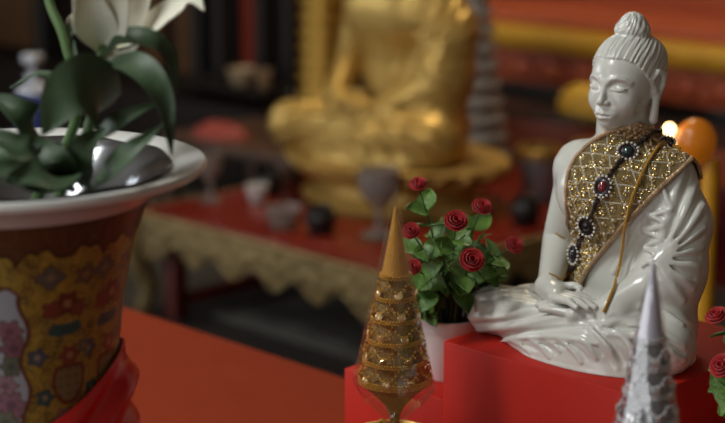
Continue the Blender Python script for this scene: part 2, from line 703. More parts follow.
def pick_curve(uv, n=10, off=0., fun=None):
    return pick(curve(uv, n), off, fun)


FOLDS = []


def fold(uv, r, k=.005, cut=False, n=10, off=0.):
    rr = np.broadcast_to(np.asarray(r, float), (len(r) if hasattr(r, '__len__') else 1,))
    rad = np.interp(np.linspace(0, 1, n), np.linspace(0, 1, len(rr)), rr) if len(rr) > 1 else np.full(n, rr[0])
    FOLDS.append((pick_curve(uv, n, off), rad, k, cut))


def make_folds():
    # sleeve: folds fanning out of the crook of the elbow
    for end, mid in (((684, 168), (668, 215)), ((697, 182), (680, 222)), ((704, 205), (685, 232)), ((704, 228), (684, 243)),
                     ((702, 248), (682, 253)), ((698, 268), (680, 264)), ((694, 288), (678, 275)), ((684, 300), (672, 283))):
        fold([(656, 262), mid, end], [.0016, .0024, .0020, .0006], .007)
    for end, mid in (((691, 174), (676, 216)), ((702, 194), (684, 226)), ((705, 217), (686, 238)), ((703, 238), (684, 248)), ((700, 258), (682, 259)), ((694, 279), (678, 271))):
        fold([(659 + .45 * (mid[0] - 659), 258 + .45 * (mid[1] - 258)), mid, end], [.0003, .0015, .0012, .0004], .004, True, off=.0002)
    # pleated robe edge down the left breast
    fold([(664, 190), (668, 202), (671, 209), (660, 213), (652, 216), (660, 220), (664, 225), (653, 229), (645, 231),
          (655, 235), (661, 240), (651, 244), (645, 248), (654, 252), (657, 257), (648, 262), (643, 266)], [.0026, .0029, .0024], .0030, n=46, off=.0014)
    fold([(655, 186), (648, 215), (640, 240), (632, 268)], [.0008, .0016, .0012], .005)
    fold([(645, 205), (636, 228), (626, 250), (614, 272)], [.0006, .0012, .0010], .005)
    # long folds of the right thigh and shin
    fold([(470, 318), (505, 316), (545, 306), (580, 300)], [.001, .0026, .0022, .001], .007)
    fold([(478, 330), (515, 326), (552, 318), (590, 316)], [.001, .0028, .0024, .001], .007)
    fold([(476, 296), (500, 292), (525, 294), (548, 300)], [.0008, .0020, .0020, .0008], .006)
    fold([(505, 290), (525, 288), (545, 294), (562, 304)], [.0006, .0022, .0020, .0008], .005)
    fold([(520, 286), (538, 285), (553, 291), (570, 300)], [.0006, .0020, .0018, .0006], .005)
    for a in ([(472, 324), (510, 321), (548, 312), (585, 308)], [(490, 338), (520, 333), (556, 328), (586, 326)],
              [(480, 301), (503, 298), (530, 300), (552, 306)], [(505, 307), (530, 306), (556, 304)]):
        fold(a, [.0005, .0015, .0013, .0004], .004, True)
    # hem: small pleats of the robe spread in front
    for a, b, c, r in (((512, 341), (522, 345), (530, 353), .0016), ((531, 340), (541, 346), (549, 357), .0022), ((548, 341), (556, 345), (560, 351), .0014),
                       ((560, 340), (571, 348), (581, 362), .0024), ((581, 338), (590, 347), (596, 358), .0016), ((588, 326), (606, 344), (618, 368), .0026),
                       ((604, 322), (626, 340), (642, 368), .0028), ((622, 320), (645, 338), (662, 364), .0026), ((642, 322), (662, 338), (676, 360), .0022)):
        fold([a, b, c], [.0004, r, r, .0006], .0045)
        fold([(a[0] + 7, a[1] + 3), (b[0] + 8, b[1] + 2), (c[0] + 6, c[1] - 3)], [.0002, r * .5, r * .5, .0003], .003, True)
    fold([(498, 342), (530, 337), (566, 338), (596, 344)], [.0006, .0018, .0018, .0006], .004)
    fold([(506, 352), (545, 362), (590, 373), (640, 380)], [.0014, .0018, .0018, .0014], .004)
    # left shin and knee
    fold([(600, 322), (630, 322), (660, 332), (684, 346)], [.0008, .0026, .0026, .001], .006)
    fold([(608, 334), (636, 336), (664, 348), (684, 360)], [.0008, .0024, .0024, .001], .006)
    fold([(640, 306), (662, 312), (682, 324)], [.0008, .0022, .001], .006)
    fold([(604, 328), (634, 329), (662, 340), (684, 353)], [.0004, .0014, .0014, .0005], .004, True)
    # gathered cloth beside the hands
    for a in ([(604, 318), (614, 313), (624, 318), (634, 316)], [(608, 324), (620, 320), (632, 324), (642, 321)]):
        fold(a, [.001, .002, .001], .003)


HANDS = None


def make_hands():
    """the right hand lies palm up on the left one in the lap; five separate fingers each"""
    L = []
    # left hand below: the wrist comes out of the sleeve at +X
    L.append(([(.052, -.068, .062), (.020, -.079, .0575)], [.0125, .0115], .006))
    L.append(([(.022, -.074, .0585), (.012, -.092, .0555)], [.0095, .0085], .006))
    for (x0, y0, x1, y1, x2, y2) in ((.012, -.073, -.018, -.074, -.034, -.077), (.010, -.080, -.022, -.083, -.040, -.086),
                                    (.010, -.087, -.020, -.091, -.036, -.094), (.012, -.093, -.012, -.098, -.026, -.101)):
        L.append(([(x0, y0, .0565), (x1, y1, .0570), (x2, y2, .0560)], [.0048, .0042, .0032], .0022))
    L.append(([(.020, -.070, .062), (.004, -.064, .067), (-.004, -.066, .0705)], [.005, .0042, .0035], .003))
    # right hand on top, fingers towards +X
    R = []
    R.append(([(-.046, -.066, .070), (-.028, -.076, .0685)], [.0125, .0105], .006))
    R.append(([(-.026, -.070, .0690), (-.018, -.087, .0665)], [.0090, .0085], .006))
    for (x0, y0, x1, y1, x2, y2) in ((-.014, -.071, .014, -.075, .029, -.079), (-.013, -.078, .018, -.083, .035, -.087),
                                    (-.014, -.085, .015, -.090, .031, -.094), (-.017, -.091, .008, -.097, .021, -.100)):
        R.append(([(x0, y0, .0680), (x1, y1, .0700), (x2, y2, .0668)], [.0047, .0041, .0031], .0020))
    R.append(([(-.030, -.066, .0725), (-.014, -.060, .0760), (-.004, -.062, .0755)], [.005, .0042, .0034], .003))
    return L + R


def figure(P):
    d = figure_base(P)
    for pts, rad, k, cut in FOLDS:
        d = ridge(d, P, pts, rad, k, cut)
    for pts, rad, k in HANDS:
        d = ridge(d, P, np.array(pts), np.array(rad), k)
    m = P[2] > .225
    if m.any():
        Q = tuple(q[m] for q in P)
        d[m] = smin(d[m], head(Q), .005)
    return np.maximum(d, -P[2])


make_folds()
HANDS = make_hands()
M_PORC = mat('white_porcelain', (.705, .705, .655), .22, spec=.5, coat=.2, noise=(40, (.675, .68, .63), .6))
xs = axis(-.172, (-.048, .0014), (.048, .0008), (.172, .0014))
ys = axis(-.125, (-.056, .0012), (.050, .0008), (.088, .0014))
zs = axis(-.004, (.235, .0012), (.375, .0007))
buddha_mesh = sculpt('porcelain_statue', figure, xs, ys, zs)
buddha = link('porcelain_statue', buddha_mesh, M_PORC, None, tuple(ST))
tag(buddha, 'white glazed porcelain seated Buddha statue on the tall red box', 'statue')


# ------------------------------------------------------------------ gold sash, jewels and cord on the statue
def grad(fun, p, h=.0006):
    g = np.zeros_like(p)
    for a in range(3):
        e = np.zeros(3)
        e[a] = h
        q, r = p + e, p - e
        g[:, a] = fun((q[:, 0], q[:, 1], q[:, 2])) - fun((r[:, 0], r[:, 1], r[:, 2]))
    return g / (np.linalg.norm(g, axis=1)[:, None] + 1e-12)


def settle(p, off, fun=robe, n=14):
    """move points onto the surface fun == off; also give the normals"""
    p = np.array(p, float)
    for _ in range(n):
        g = grad(fun, p)
        p = p - .7 * g * (fun((p[:, 0], p[:, 1], p[:, 2])) - off)[:, None]
    return p, grad(fun, p)


NU, NV = 130, 46
E1 = np.concatenate([np.array([(.012, .040, .222), (.022, .034, .232), (.029, .018, .236)]),
                     pick(curve([(640, 124), (628, 127), (612, 131), (598, 139), (583, 151), (573, 164), (568, 180), (567, 200), (569, 222), (571, 250), (573, 282)], 20), .002, robe)])
E2 = np.concatenate([np.array([(.050, .046, .180), (.064, .036, .190), (.076, .018, .196)]),
                     pick(curve([(694, 157), (684, 166), (672, 177), (656, 192), (641, 207), (625, 224), (610, 242), (597, 258), (587, 272), (580, 287)], 20), .002, robe)])
E1, E2 = curve(E1, NU), curve(E2, NU)
tt = np.linspace(0, 1, NV)[None, :, None]
G0 = E1[:, None, :] * (1 - tt) + E2[:, None, :] * tt
Gs, Gn = settle(G0.reshape(-1, 3), .0022)
for _ in range(2):                                                            # relax, then lay on again
    q = Gs.reshape(NU, NV, 3).copy()
    q[1:-1, 1:-1] = .25 * (q[2:, 1:-1] + q[:-2, 1:-1] + q[1:-1, 2:] + q[1:-1, :-2])
    Gs, Gn = settle(q.reshape(-1, 3), .0022, n=6)
Gs, Gn = Gs.reshape(NU, NV, 3), Gn.reshape(NU, NV, 3)


def on_sash(i, j, lift=0.):
    """point and normal at fractional grid place"""
    i, j = np.clip(np.asarray(i, float), 0, NU - 1.001), np.clip(np.asarray(j, float), 0, NV - 1.001)
    a, b = i.astype(int), j.astype(int)
    f, g = (i - a)[..., None], (j - b)[..., None]
    mix = lambda M: (M[a, b] * (1 - f) + M[a + 1, b] * f) * (1 - g) + (M[a, b + 1] * (1 - f) + M[a + 1, b + 1] * f) * g
    n = mix(Gn)
    n = n / np.linalg.norm(n, axis=-1)[..., None]
    return mix(Gs) + n * lift, n


def frame(n):
    n = np.asarray(n) / np.linalg.norm(n)
    u = np.cross((0, 0, 1.), n)
    u /= np.linalg.norm(u) + 1e-9
    return u, np.cross(n, u), n


SLOC = tuple(ST)
M_SASH = mat('gold_brocade', (.34, .25, .11), .42, metal=.35, noise=(900, (.54, .41, .19), .5), bump=(1500, .8))
M_LAT = mat('grey_thread', (.42, .38, .30), .5, noise=(1200, (.58, .52, .42), .6))
M_GOLD = mat('gold_sequin', (.76, .56, .22), .25, metal=1)
M_BRAID = mat('gold_braid', (.38, .235, .115), .4, metal=.4, noise=(500, (.60, .42, .26), .6))
M_PEARL = mat('pearl', (.86, .82, .76), .2, coat=.5)
M_PINKB = mat('pink_bead', (.62, .42, .33), .3, metal=.3)
M_DARK = mat('dark_bead', (.035, .022, .022), .25)
M_CORD = mat('yellow_cord', (.66, .34, .035), .55, bump=(1200, .6))

sash = empty('gold_sash', SLOC, 0, 'gold beaded brocade sash slung over the left shoulder of the white statue', 'sash')
mb = MB()
mb.grid(Gs + Gn * .0004, thick=.0012)
mb.build('brocade_cloth', M_SASH, sash, sharp=60)
# lattice of pale thread, diamonds along the cloth
ARC = np.concatenate([[0], np.cumsum(np.linalg.norm(np.diff(Gs[:, NV // 2], axis=0), axis=1))])
WID = np.linalg.norm(np.diff(Gs, axis=1), axis=2).sum(1)
LEN = ARC[-1]


def at_sv(s, t):
    """s metres along, t 0..1 across"""
    return np.interp(s, ARC, np.arange(NU)), np.asarray(t, float) * (NV - 1)


PITCHS = .0205
mb = MB()
for sgn in (1, -1):
    for k in range(-8, 24):
        s0 = k * PITCHS
        t = np.linspace(.03, .97, 40)
        s = s0 + sgn * (t - .5) * .062
        m = (s > .004) & (s < LEN - .004)
        if m.sum() > 4:
            p, n = on_sash(*at_sv(s[m], t[m]), lift=.0009)
            mb.tube(p, .0009, 5)
mb.build('thread_lattice', M_LAT, sash)
seq, prl = MB(), MB()
for k in range(-8, 30):
    for q in range(-1, 7):
        t = q / 6 + (0 if k % 2 else 0)
        t = (q + .5 * (k % 2)) / 3.03 * .5 * 2 * .5 + .03
        s = k * PITCHS / 2
        if not (.05 < t < .95 and .004 < s < LEN - .004):
            continue
        i, j = at_sv(np.array([s]), np.array([t]))
        p, n = on_sash(i, j, .0014)
        u, v, nn = frame(n[0])
        prl.ball(p[0], .0016, 8)
        for a in range(9):
            ang = a * 2 * PI / 9 + rng.uniform(-.15, .15)
            r = .0042 if a % 2 else .0034
            c = p[0] + r * (math.cos(ang) * u + math.sin(ang) * v)
            R = np.stack([u, v, nn], 1)
            tl = Matrix.Rotation(rng.uniform(-.7, .7), 3, Vector(u)) @ Matrix.Rotation(rng.uniform(-.7, .7), 3, Vector(v))
            seq.ball(c, .0013, 6, sc=(1, 1, .45), rot=np.array(tl) @ R)
for _ in range(520):
    s, t = rng.uniform(.003, LEN - .003), rng.uniform(.04, .96)
    p, n = on_sash(*at_sv(np.array([s]), np.array([t])), lift=.0010)
    u, v, nn = frame(n[0])
    tl = Matrix.Rotation(rng.uniform(-.8, .8), 3, Vector(u)) @ Matrix.Rotation(rng.uniform(-.8, .8), 3, Vector(v))
    seq.ball(p[0], rng.uniform(.0005, .0010), 6, sc=(1, 1, .5), rot=np.array(tl) @ np.stack([u, v, nn], 1))
tag(seq.build('sequins', M_GOLD, sash), kind='stuff')
tag(prl.build('small_pearls', M_PEARL, sash), kind='stuff')
for j in (0, NV - 1):
    mb = MB()
    L = np.linspace(0, NU - 1, 300)
    base, n = on_sash(L, np.full(300, float(j)), .0012)
    T = np.gradient(base, axis=0)
    T /= np.linalg.norm(T, axis=1)[:, None]
    sd = np.cross(n, T)
    ph = np.linspace(0, 2 * PI * 34, 300)
    for q in range(3):
        a = ph + q * 2 * PI / 3
        mb.tube(base + sd * (np.sin(a) * .0017)[:, None] + n * (.0004 + .0010 * np.cos(a))[:, None], .0011, 6)
    for i in range(4, 300, 5):
        mb.ball(base[i] + n[i] * .0016 + sd[i] * rng.uniform(-.0012, .0012), .0009, 6, mi=1)
    mb.build('braid_trim', [M_BRAID, M_PINKB], sash)
# gathered collar of braid beside the neck
mb = MB()
for q in range(7):
    j = 1.5 + q * 3.0
    L = np.linspace(12, 40 - q * 2, 60)
    p, n = on_sash(L, j + 1.2 * np.sin(L * .35 + q), .0018)
    mb.tube(p + n * (.0010 * np.sin(L * 1.4 + q * 2))[:, None], .0016 + .0004 * np.sin(L * 2.1 + q), 6)
mb.build('gathered_braid', M_BRAID, sash)
# jewelled chain
chain_uv = [(681, 140), (668, 135), (655, 131), (641, 142), (628, 152), (616, 168), (604, 187), (596, 206), (588, 225), (581, 240), (576, 254), (574, 270)]
cp, cn = settle(pick(curve(chain_uv, 90), .004, robe), .0050)
mb = MB()
mb.tube(cp, .0016, 6)
for i in range(len(cp)):
    mb.ball(cp[i] + cn[i] * .0005 + rng.normal(0, .0008, 3), .0023, 6)
mb.build('bead_chain', M_DARK, sash)
M_GEMS = [mat('teal_gem', (.012, .05, .05), .12, coat=1), mat('red_gem', (.20, .012, .02), .12, coat=1), mat('black_gem', (.012, .014, .02), .1, coat=1)]
for (uv, gi, ra, rb, tilt) in (((628, 152), 0, .0108, .0092, .6), ((604, 187), 1, .0102, .0116, 0), ((588, 225), 2, .0100, .0116, .1), ((576, 254), 2, .0086, .0112, 0), ((672, 137), 2, .0088, .0064, .2)):
    p, n = settle(pick([uv], .004, robe), .0056)
    vd = ray(*uv)
    q = .55 if uv[0] > 650 else .25
    n = n[0] * (1 - q) - q * vd / np.linalg.norm(vd)
    u, v, nn = frame(n)
    c = p[0] + nn * .0012
    mt = MB()
    k = 20
    ring = [c + ra * .8 * math.cos(a) * u + rb * .8 * math.sin(a) * v for a in np.arange(k) * 2 * PI / k]
    mt.tube(ring, .0016, 6, closed=True)
    mt.ball(c - nn * .0006, 1, 14, sc=(ra * .78, rb * .78, .0016), rot=np.stack([u, v, nn], 1))
    br = mt.build('brooch', M_DARK, sash)
    g = MB()
    ca, sa = math.cos(tilt), math.sin(tilt)
    g.ball(c + nn * .0012, 1, 12, sc=(ra * .48, rb * .52, .0030), rot=np.stack([u * ca + v * sa, v * ca - u * sa, nn], 1))
    g.build('gem', M_GEMS[gi], br)
    pr = MB()
    for a in np.arange(15) * 2 * PI / 15:
        pr.ball(c + ra * math.cos(a) * u + rb * math.sin(a) * v + nn * .0010, .00150, 8)
    pr.build('pearl_ring', M_PEARL, br)
# loose gold threads where the sash is tied
for q, uvs in enumerate(([(571, 272), (562, 279), (556, 276), (549, 273)], [(572, 276), (566, 284), (556, 284), (548, 280)], [(574, 279), (570, 287), (563, 289)], [(566, 238), (560, 236), (555, 233)])):
    p, n = settle(pick(curve(uvs, 14), .002, figure_base), .0018, figure_base)
    mb = MB()
    mb.tube(p, .0008, 5)
    mb.build('tie_thread', M_CORD, sash)

cord_uv = [(684, 140), (676, 135), (667, 138), (656, 151), (646, 167), (637, 186), (630, 206), (625, 228), (623, 248), (620, 268), (613, 288), (603, 312)]
kp, kn = settle(pick(curve(cord_uv, 70), .004, figure_base), .0062, figure_base)
kp = kp - kn * (.0040 * np.clip((np.arange(70) - 52) / 14, 0, 1))[:, None]
mb = MB()
mb.tube(kp, .0016, 8)
tag(mb.build('prayer_cord', M_CORD, None, SLOC), 'thin yellow cord hanging down over the white statue and its gold sash', 'cord')


# ------------------------------------------------------------------ altar table, red boxes
def at(u, v, D):
    return CAM + ray(u, v) * D


M_CLOTH = mat('orange_red_cloth', (.30, .036, .008), .85, spec=.15, noise=(14, (.27, .031, .008), .5), bump=(900, .15))
M_BOX = mat('red_lacquer_board', (.52, .018, .007), .55, spec=.3, noise=(9, (.47, .014, .007), .5), bump=(60, .04))
TT = .55
tb = empty('altar_table', (-.45, -.28, 0), 0, 'altar table covered in plain orange red cloth under the vase and red boxes', 'table')
mb = MB()
mb.box(-1.55, 1.15, -.555, .572, .535, .55, .004)
mb.build('cloth_top', M_CLOTH, tb)
mb = MB()
n = 240
per = [(-1.55, -.555), (1.15, -.555), (1.15, .572), (-1.55, .572)]
pts, nor = [], []
for a in range(4):
    p, q = np.array(per[a]), np.array(per[(a + 1) % 4])
    k = int(np.linalg.norm(q - p) / .02)
    d = (q - p) / np.linalg.norm(q - p)
    for i in range(k):
        pts.append(p + (q - p) * i / k)
        nor.append((d[1], -d[0]))
pts, nor = np.array(pts), np.array(nor)
zz = np.linspace(.536, .012, 10)
wv = np.sin(np.arange(len(pts)) * .55) * .5 + np.sin(np.arange(len(pts)) * .23) * .5
G = np.stack([np.concatenate([pts + nor * ((.004 + (.536 - z) * .022 * (1 + wv)))[:, None], np.full((len(pts), 1), z)], 1) for z in zz], 1)
mb.grid(G, closed_u=True, thick=.003)
mb.build('cloth_skirt', M_CLOTH, tb)
M_WOOD = mat('dark_wood', (.05, .025, .015), .5)
for x in (-1.5, 1.1):
    for y in (-.5, .52):
        mb = MB()
        mb.box(x - .025, x + .025, y - .025, y + .025, 0, .535, .003)
        mb.build('leg', M_WOOD, tb)


def red_box(x0, x1, y0, y1, z1, label, group=None):
    c = ((x0 + x1) / 2, (y0 + y1) / 2, TT)
    mb = MB()
    mb.box(x0 - c[0], x1 - c[0], y0 - c[1], y1 - c[1], .0005, z1 - TT, .0022)
    return tag(mb.build('display_box', M_BOX, None, c), label, 'box', group)


red_box(-.1335, .137, .0, .268, .77, 'tall red display box carrying the white statue')
red_box(-.294, -.1345, .003, .262, .70, 'low red display box left of the statue under the white flower pot')
red_box(.138, .33, .003, .262, .70, 'low red display box right of the statue at the frame edge')

# ------------------------------------------------------------------ cone offerings wrapped in clear film
def film_mat():
    m = bpy.data.materials.new('clear_film')
    m.use_nodes = True
    nt = m.node_tree
    nt.nodes.clear()
    out = nt.nodes.new('ShaderNodeOutputMaterial')
    tr = nt.nodes.new('ShaderNodeBsdfTransparent')
    tr.inputs[0].default_value = (.98, .98, .975, 1)
    gl = nt.nodes.new('ShaderNodeBsdfGlossy')
    gl.inputs['Roughness'].default_value = .09
    fr = nt.nodes.new('ShaderNodeLayerWeight')
    fr.inputs['Blend'].default_value = .5
    pw = nt.nodes.new('ShaderNodeMath')
    pw.operation = 'POWER'
    pw.inputs[1].default_value = 3.5
    ma = nt.nodes.new('ShaderNodeMath')
    ma.operation = 'MULTIPLY_ADD'
    ma.inputs[1].default_value = .45
    ma.inputs[2].default_value = .15
    mx = nt.nodes.new('ShaderNodeMixShader')
    tc = nt.nodes.new('ShaderNodeTexCoord')
    no = nt.nodes.new('ShaderNodeTexNoise')
    no.inputs['Scale'].default_value = 45
    bp = nt.nodes.new('ShaderNodeBump')
    bp.inputs['Strength'].default_value = .35
    bp.inputs['Distance'].default_value = .004
    nt.links.new(tc.outputs['Object'], no.inputs['Vector'])
    nt.links.new(no.outputs['Fac'], bp.inputs['Height'])
    nt.links.new(bp.outputs['Normal'], gl.inputs['Normal'])
    nt.links.new(fr.outputs['Facing'], pw.inputs[0])
    nt.links.new(pw.outputs[0], ma.inputs[0])
    nt.links.new(ma.outputs[0], mx.inputs[0])
    nt.links.new(tr.outputs[0], mx.inputs[1])
    nt.links.new(gl.outputs[0], mx.inputs[2])
    nt.links.new(mx.outputs[0], out.inputs[0])
    return m


M_FILM = film_mat()


def cone_offering(name, loc, label, cols, seed, zt, zc, nt):
    """a tiered cone of beads on a pedestal, wrapped in clear film and tied below"""
    R = np.random.default_rng(seed)
    root = empty(name, loc, 0, label, 'cone offering', 'cone offerings in clear film')
    m_top, m_core, m_bead, m_disc, m_ped = cols
    z0 = .196                                                            # the widest place; zt is the tip of the core, zc the foot of its plain top
    rw = .0360
    rad = lambda z: rw * (zt - z) / (zt - z0) + .0012
    mb = MB()                                                             # pedestal bowl
    mb.lathe([(.0, .0), (.046, .0), (.047, .006), (.040, .012), (.026, .026), (.013, .050), (.011, .075), (.016, .092), (.014, .098),
              (.030, .112), (.046, .130), (.049, .137), (.046, .137), (.028, .118), (.0, .112)], n=40)
    mb.build('pedestal', m_ped, root)
    mb = MB()
    mb.lathe([(.0, .112), (.005, .113), (.005, .160), (.010, .172), (.024, .188), (rw * .93, z0), (rad(.235) * .86, .235), (rad(.29) * .86, .290), (rad(zc) * .84, zc), (rad(zc) * .5, zc + .004), (0, zc + .004)], n=36)
    mb.build('core', m_core, root)
    mb = MB()                                                             # plain pointed top, wound with thread
    pr = []
    for i in range(27):
        z = zc + (zt - zc) * i / 26
        pr.append((max(rad(z) * .93 + .0004 * (i % 2), .0006), z))
    mb.lathe([(0, zc)] + pr + [(0, zt + .001)], n=24, caps=False)
    mb.build('cone_top', m_top, root)
    ZS = list(np.linspace(.200, zc, nt))
    for k, z in enumerate(ZS):           # tiers: a ring of beads each
        mb = MB()
        r = rad(z)
        nb = max(12, int(2 * PI * r / .0031))
        for row in range(3 if k == 0 else 2):
            for i in range(nb):
                a = (i + .5 * row) * 2 * PI / nb
                mb.ball((math.cos(a) * r, math.sin(a) * r, z + row * .0027), .0016, 6)
        tag(mb.build('bead_tier', m_bead, root), kind='stuff')
        if k == nt - 1:
            continue
        ns = max(5, 9 - k)
        zn = ZS[k + 1]
        mb = MB()
        for i in range(ns):                                               # swags and pendants between the tiers
            a0, a1 = i * 2 * PI / ns, (i + 1) * 2 * PI / ns
            for t in np.linspace(0, 1, 9):
                a = a0 + (a1 - a0) * t
                z2 = zn - .002 - .011 * 4 * t * (1 - t)
                q = rad(z2) * 1.02 + .0006
                mb.ball((math.cos(a) * q, math.sin(a) * q, z2), .0016, 6)
            for t in (.25, .5, .75):
                a = a0 + (a1 - a0) * t + .1
                z2 = z + .010 + R.uniform(-.002, .002)
                q = rad(z2) + .0003
                mb.ball((math.cos(a) * q, math.sin(a) * q, z2), .0013, 6)
        tag(mb.build('bead_swag', m_bead, root), kind='stuff')
        for i in range(ns):
            a = (i + .5) * 2 * PI / ns
            z2 = zn - .016
            q = rad(z2) + .0012
            nrm = np.array([math.cos(a), math.sin(a), R.uniform(-.3, .5)])
            u, v, nn = frame(nrm + R.normal(0, .35, 3))
            mb = MB()
            mb.ball((math.cos(a) * q, math.sin(a) * q, z2), .0046, 10, sc=(1, 1, .25), rot=np.stack([u, v, nn], 1))
            mb.build('sequin_disc', m_disc, root)
    # film: a creased cone down to the widest place, pleats below drawn in to the tie
    n = 15
    th = np.arange(n) * 2 * PI / n + R.uniform(-.1, .1, n)
    prof = [(.0010, .412), (.0016, .402), (.0040, .392), (.0100, .365), (.0190, .312), (.0305, .255), (.0400, .207), (.0425, .196), (.0330, .182), (.0170, .166), (.0060, .152), (.0046, .147), (.0090, .140), (.0150, .136)]
    G = []
    for i, (r, z) in enumerate(prof):
        j = R.uniform(-.035, .035, n)
        pl = .10 * (np.arange(n) % 2 - .5) * (1 if i < 7 else 1.6)
        rr = r * (1 + j + pl)
        G.append(np.stack([rr * np.cos(th), rr * np.sin(th), np.full(n, z) + R.uniform(-.001, .001, n)], 1))
    mb = MB()
    mb.grid(np.array(G).transpose(1, 0, 2), closed_u=True)
    mb.build('clear_wrap', M_FILM, root, sharp=12)
    mb = MB()
    mb.tube([(math.cos(a) * .0062, math.sin(a) * .0062, .149) for a in np.arange(16) * 2 * PI / 16], .0018, 6, closed=True)
    for sg in (-1, 1):
        lp = [(0, -.007, .149), (sg * .008, -.010, .156), (sg * .013, -.010, .150), (sg * .008, -.010, .145), (0, -.007, .149)]
        mb.tube(curve(lp, 20), .0018, 6)
    mb.ball((0, -.008, .149), .0034, 8)
    mb.build('ribbon_tie', m_top, root)
    return root


M_GTOP = mat('gold_foil_thread', (.72, .36, .045), .4, metal=.15, bump=(700, .4))
M_GCORE = mat('gold_core', (.34, .23, .08), .4, metal=.2, noise=(300, (.50, .35, .12), .6), bump=(500, .6))
M_GBEAD = mat('gold_bead', (.85, .56, .14), .28, metal=.7)
M_GDISC = mat('gold_disc', (.95, .72, .36), .25, metal=.6)
M_GPED = mat('gold_pedestal', (.65, .42, .12), .3, metal=.9)
M_STOP = mat('silver_cloth', (.60, .58, .70), .45, metal=.1, bump=(700, .3))
M_SCORE = mat('silver_core', (.24, .24, .27), .4, metal=.3, noise=(300, (.40, .40, .44), .6), bump=(500, .6))
M_SBEAD = mat('silver_bead', (.62, .63, .66), .22, metal=.9)
M_SDISC = mat('silver_disc', (.88, .88, .9), .25, metal=.6)
M_SPED = mat('silver_pedestal', (.55, .55, .58), .3, metal=.9)
cone_offering('cone_offering', (-.1165, -.0945, TT), 'gold beaded cone in clear film left of the red boxes', (M_GTOP, M_GCORE, M_GBEAD, M_GDISC, M_GPED), 3, .390, .315, 6).scale = (1.05, 1.05, 1)
cone_offering('cone_offering', (.271, -.182, TT), 'silver beaded cone in clear film in front of the white statue', (M_STOP, M_SCORE, M_SBEAD, M_SDISC, M_SPED), 5, .403, .338, 7).scale = (1, 1, 1.035)

# ------------------------------------------------------------------ potted artificial roses
M_POT = mat('white_plastic_pot', (.72, .70, .70), .45)
M_LEAF = mat('green_leaf', (.035, .100, .018), .42, noise=(45, (.16, .30, .05), .6), bump=(200, .2))
M_STEM = mat('dark_stem', (.035, .06, .02), .6)
M_ROSE = mat('red_petal', (.40, .008, .012), .55, noise=(150, (.55, .03, .035), .5), sheen=.1)
M_SOIL = mat('dark_moss', (.02, .028, .012), .9, bump=(200, .8))


def leaf_disc(mb, c, d, up, L, W, cup=.25, mi=0):
    """round cupped leaf from c along d"""
    d = np.asarray(d, float) / np.linalg.norm(d)
    s = np.cross(d, up)
    s /= np.linalg.norm(s) + 1e-9
    n = np.cross(s, d)
    G = []
    for t in np.linspace(0, 1, 7):
        wd = W * math.sin(PI * min(max(t, .03), .985) ** .8) ** .75
        row = []
        for q in np.linspace(-1, 1, 5):
            row.append(c + d * L * t + s * wd * q * .5 + n * (cup * W * (q * q * .5) - .22 * L * t * t))
        G.append(row)
    mb.grid(np.array(G), thick=.0007, mi=mi)


def rose(parent, c, n, r, R):
    """layered petals around a bud"""
    u, v, nn = frame(n)
    mb = MB()
    for ring, (k, rr, h, open_) in enumerate(((3, .30, 1.0, .1), (4, .55, .95, .35), (5, .80, .80, .65), (6, 1.0, .55, 1.0))):
        for i in range(k):
            a0 = i * 2 * PI / k + ring * .7 + R.uniform(-.15, .15)
            G = []
            for t in np.linspace(0, 1, 5):
                row = []
                for q in np.linspace(-1, 1, 5):
                    a = a0 + q * (PI / k) * 1.25
                    q2 = r * rr * (.35 + .65 * t ** .6) + r * .10 * open_ * t ** 4
                    hh = r * (h * t * (1 - .12 * q * q) - .35)
                    if t == 1:
                        hh -= r * .05
                    row.append(c + q2 * (math.cos(a) * u + math.sin(a) * v) + nn * hh)
                G.append(row)
            mb.grid(np.array(G), thick=.0006)
    return mb.build('rose_bloom', M_ROSE, parent)


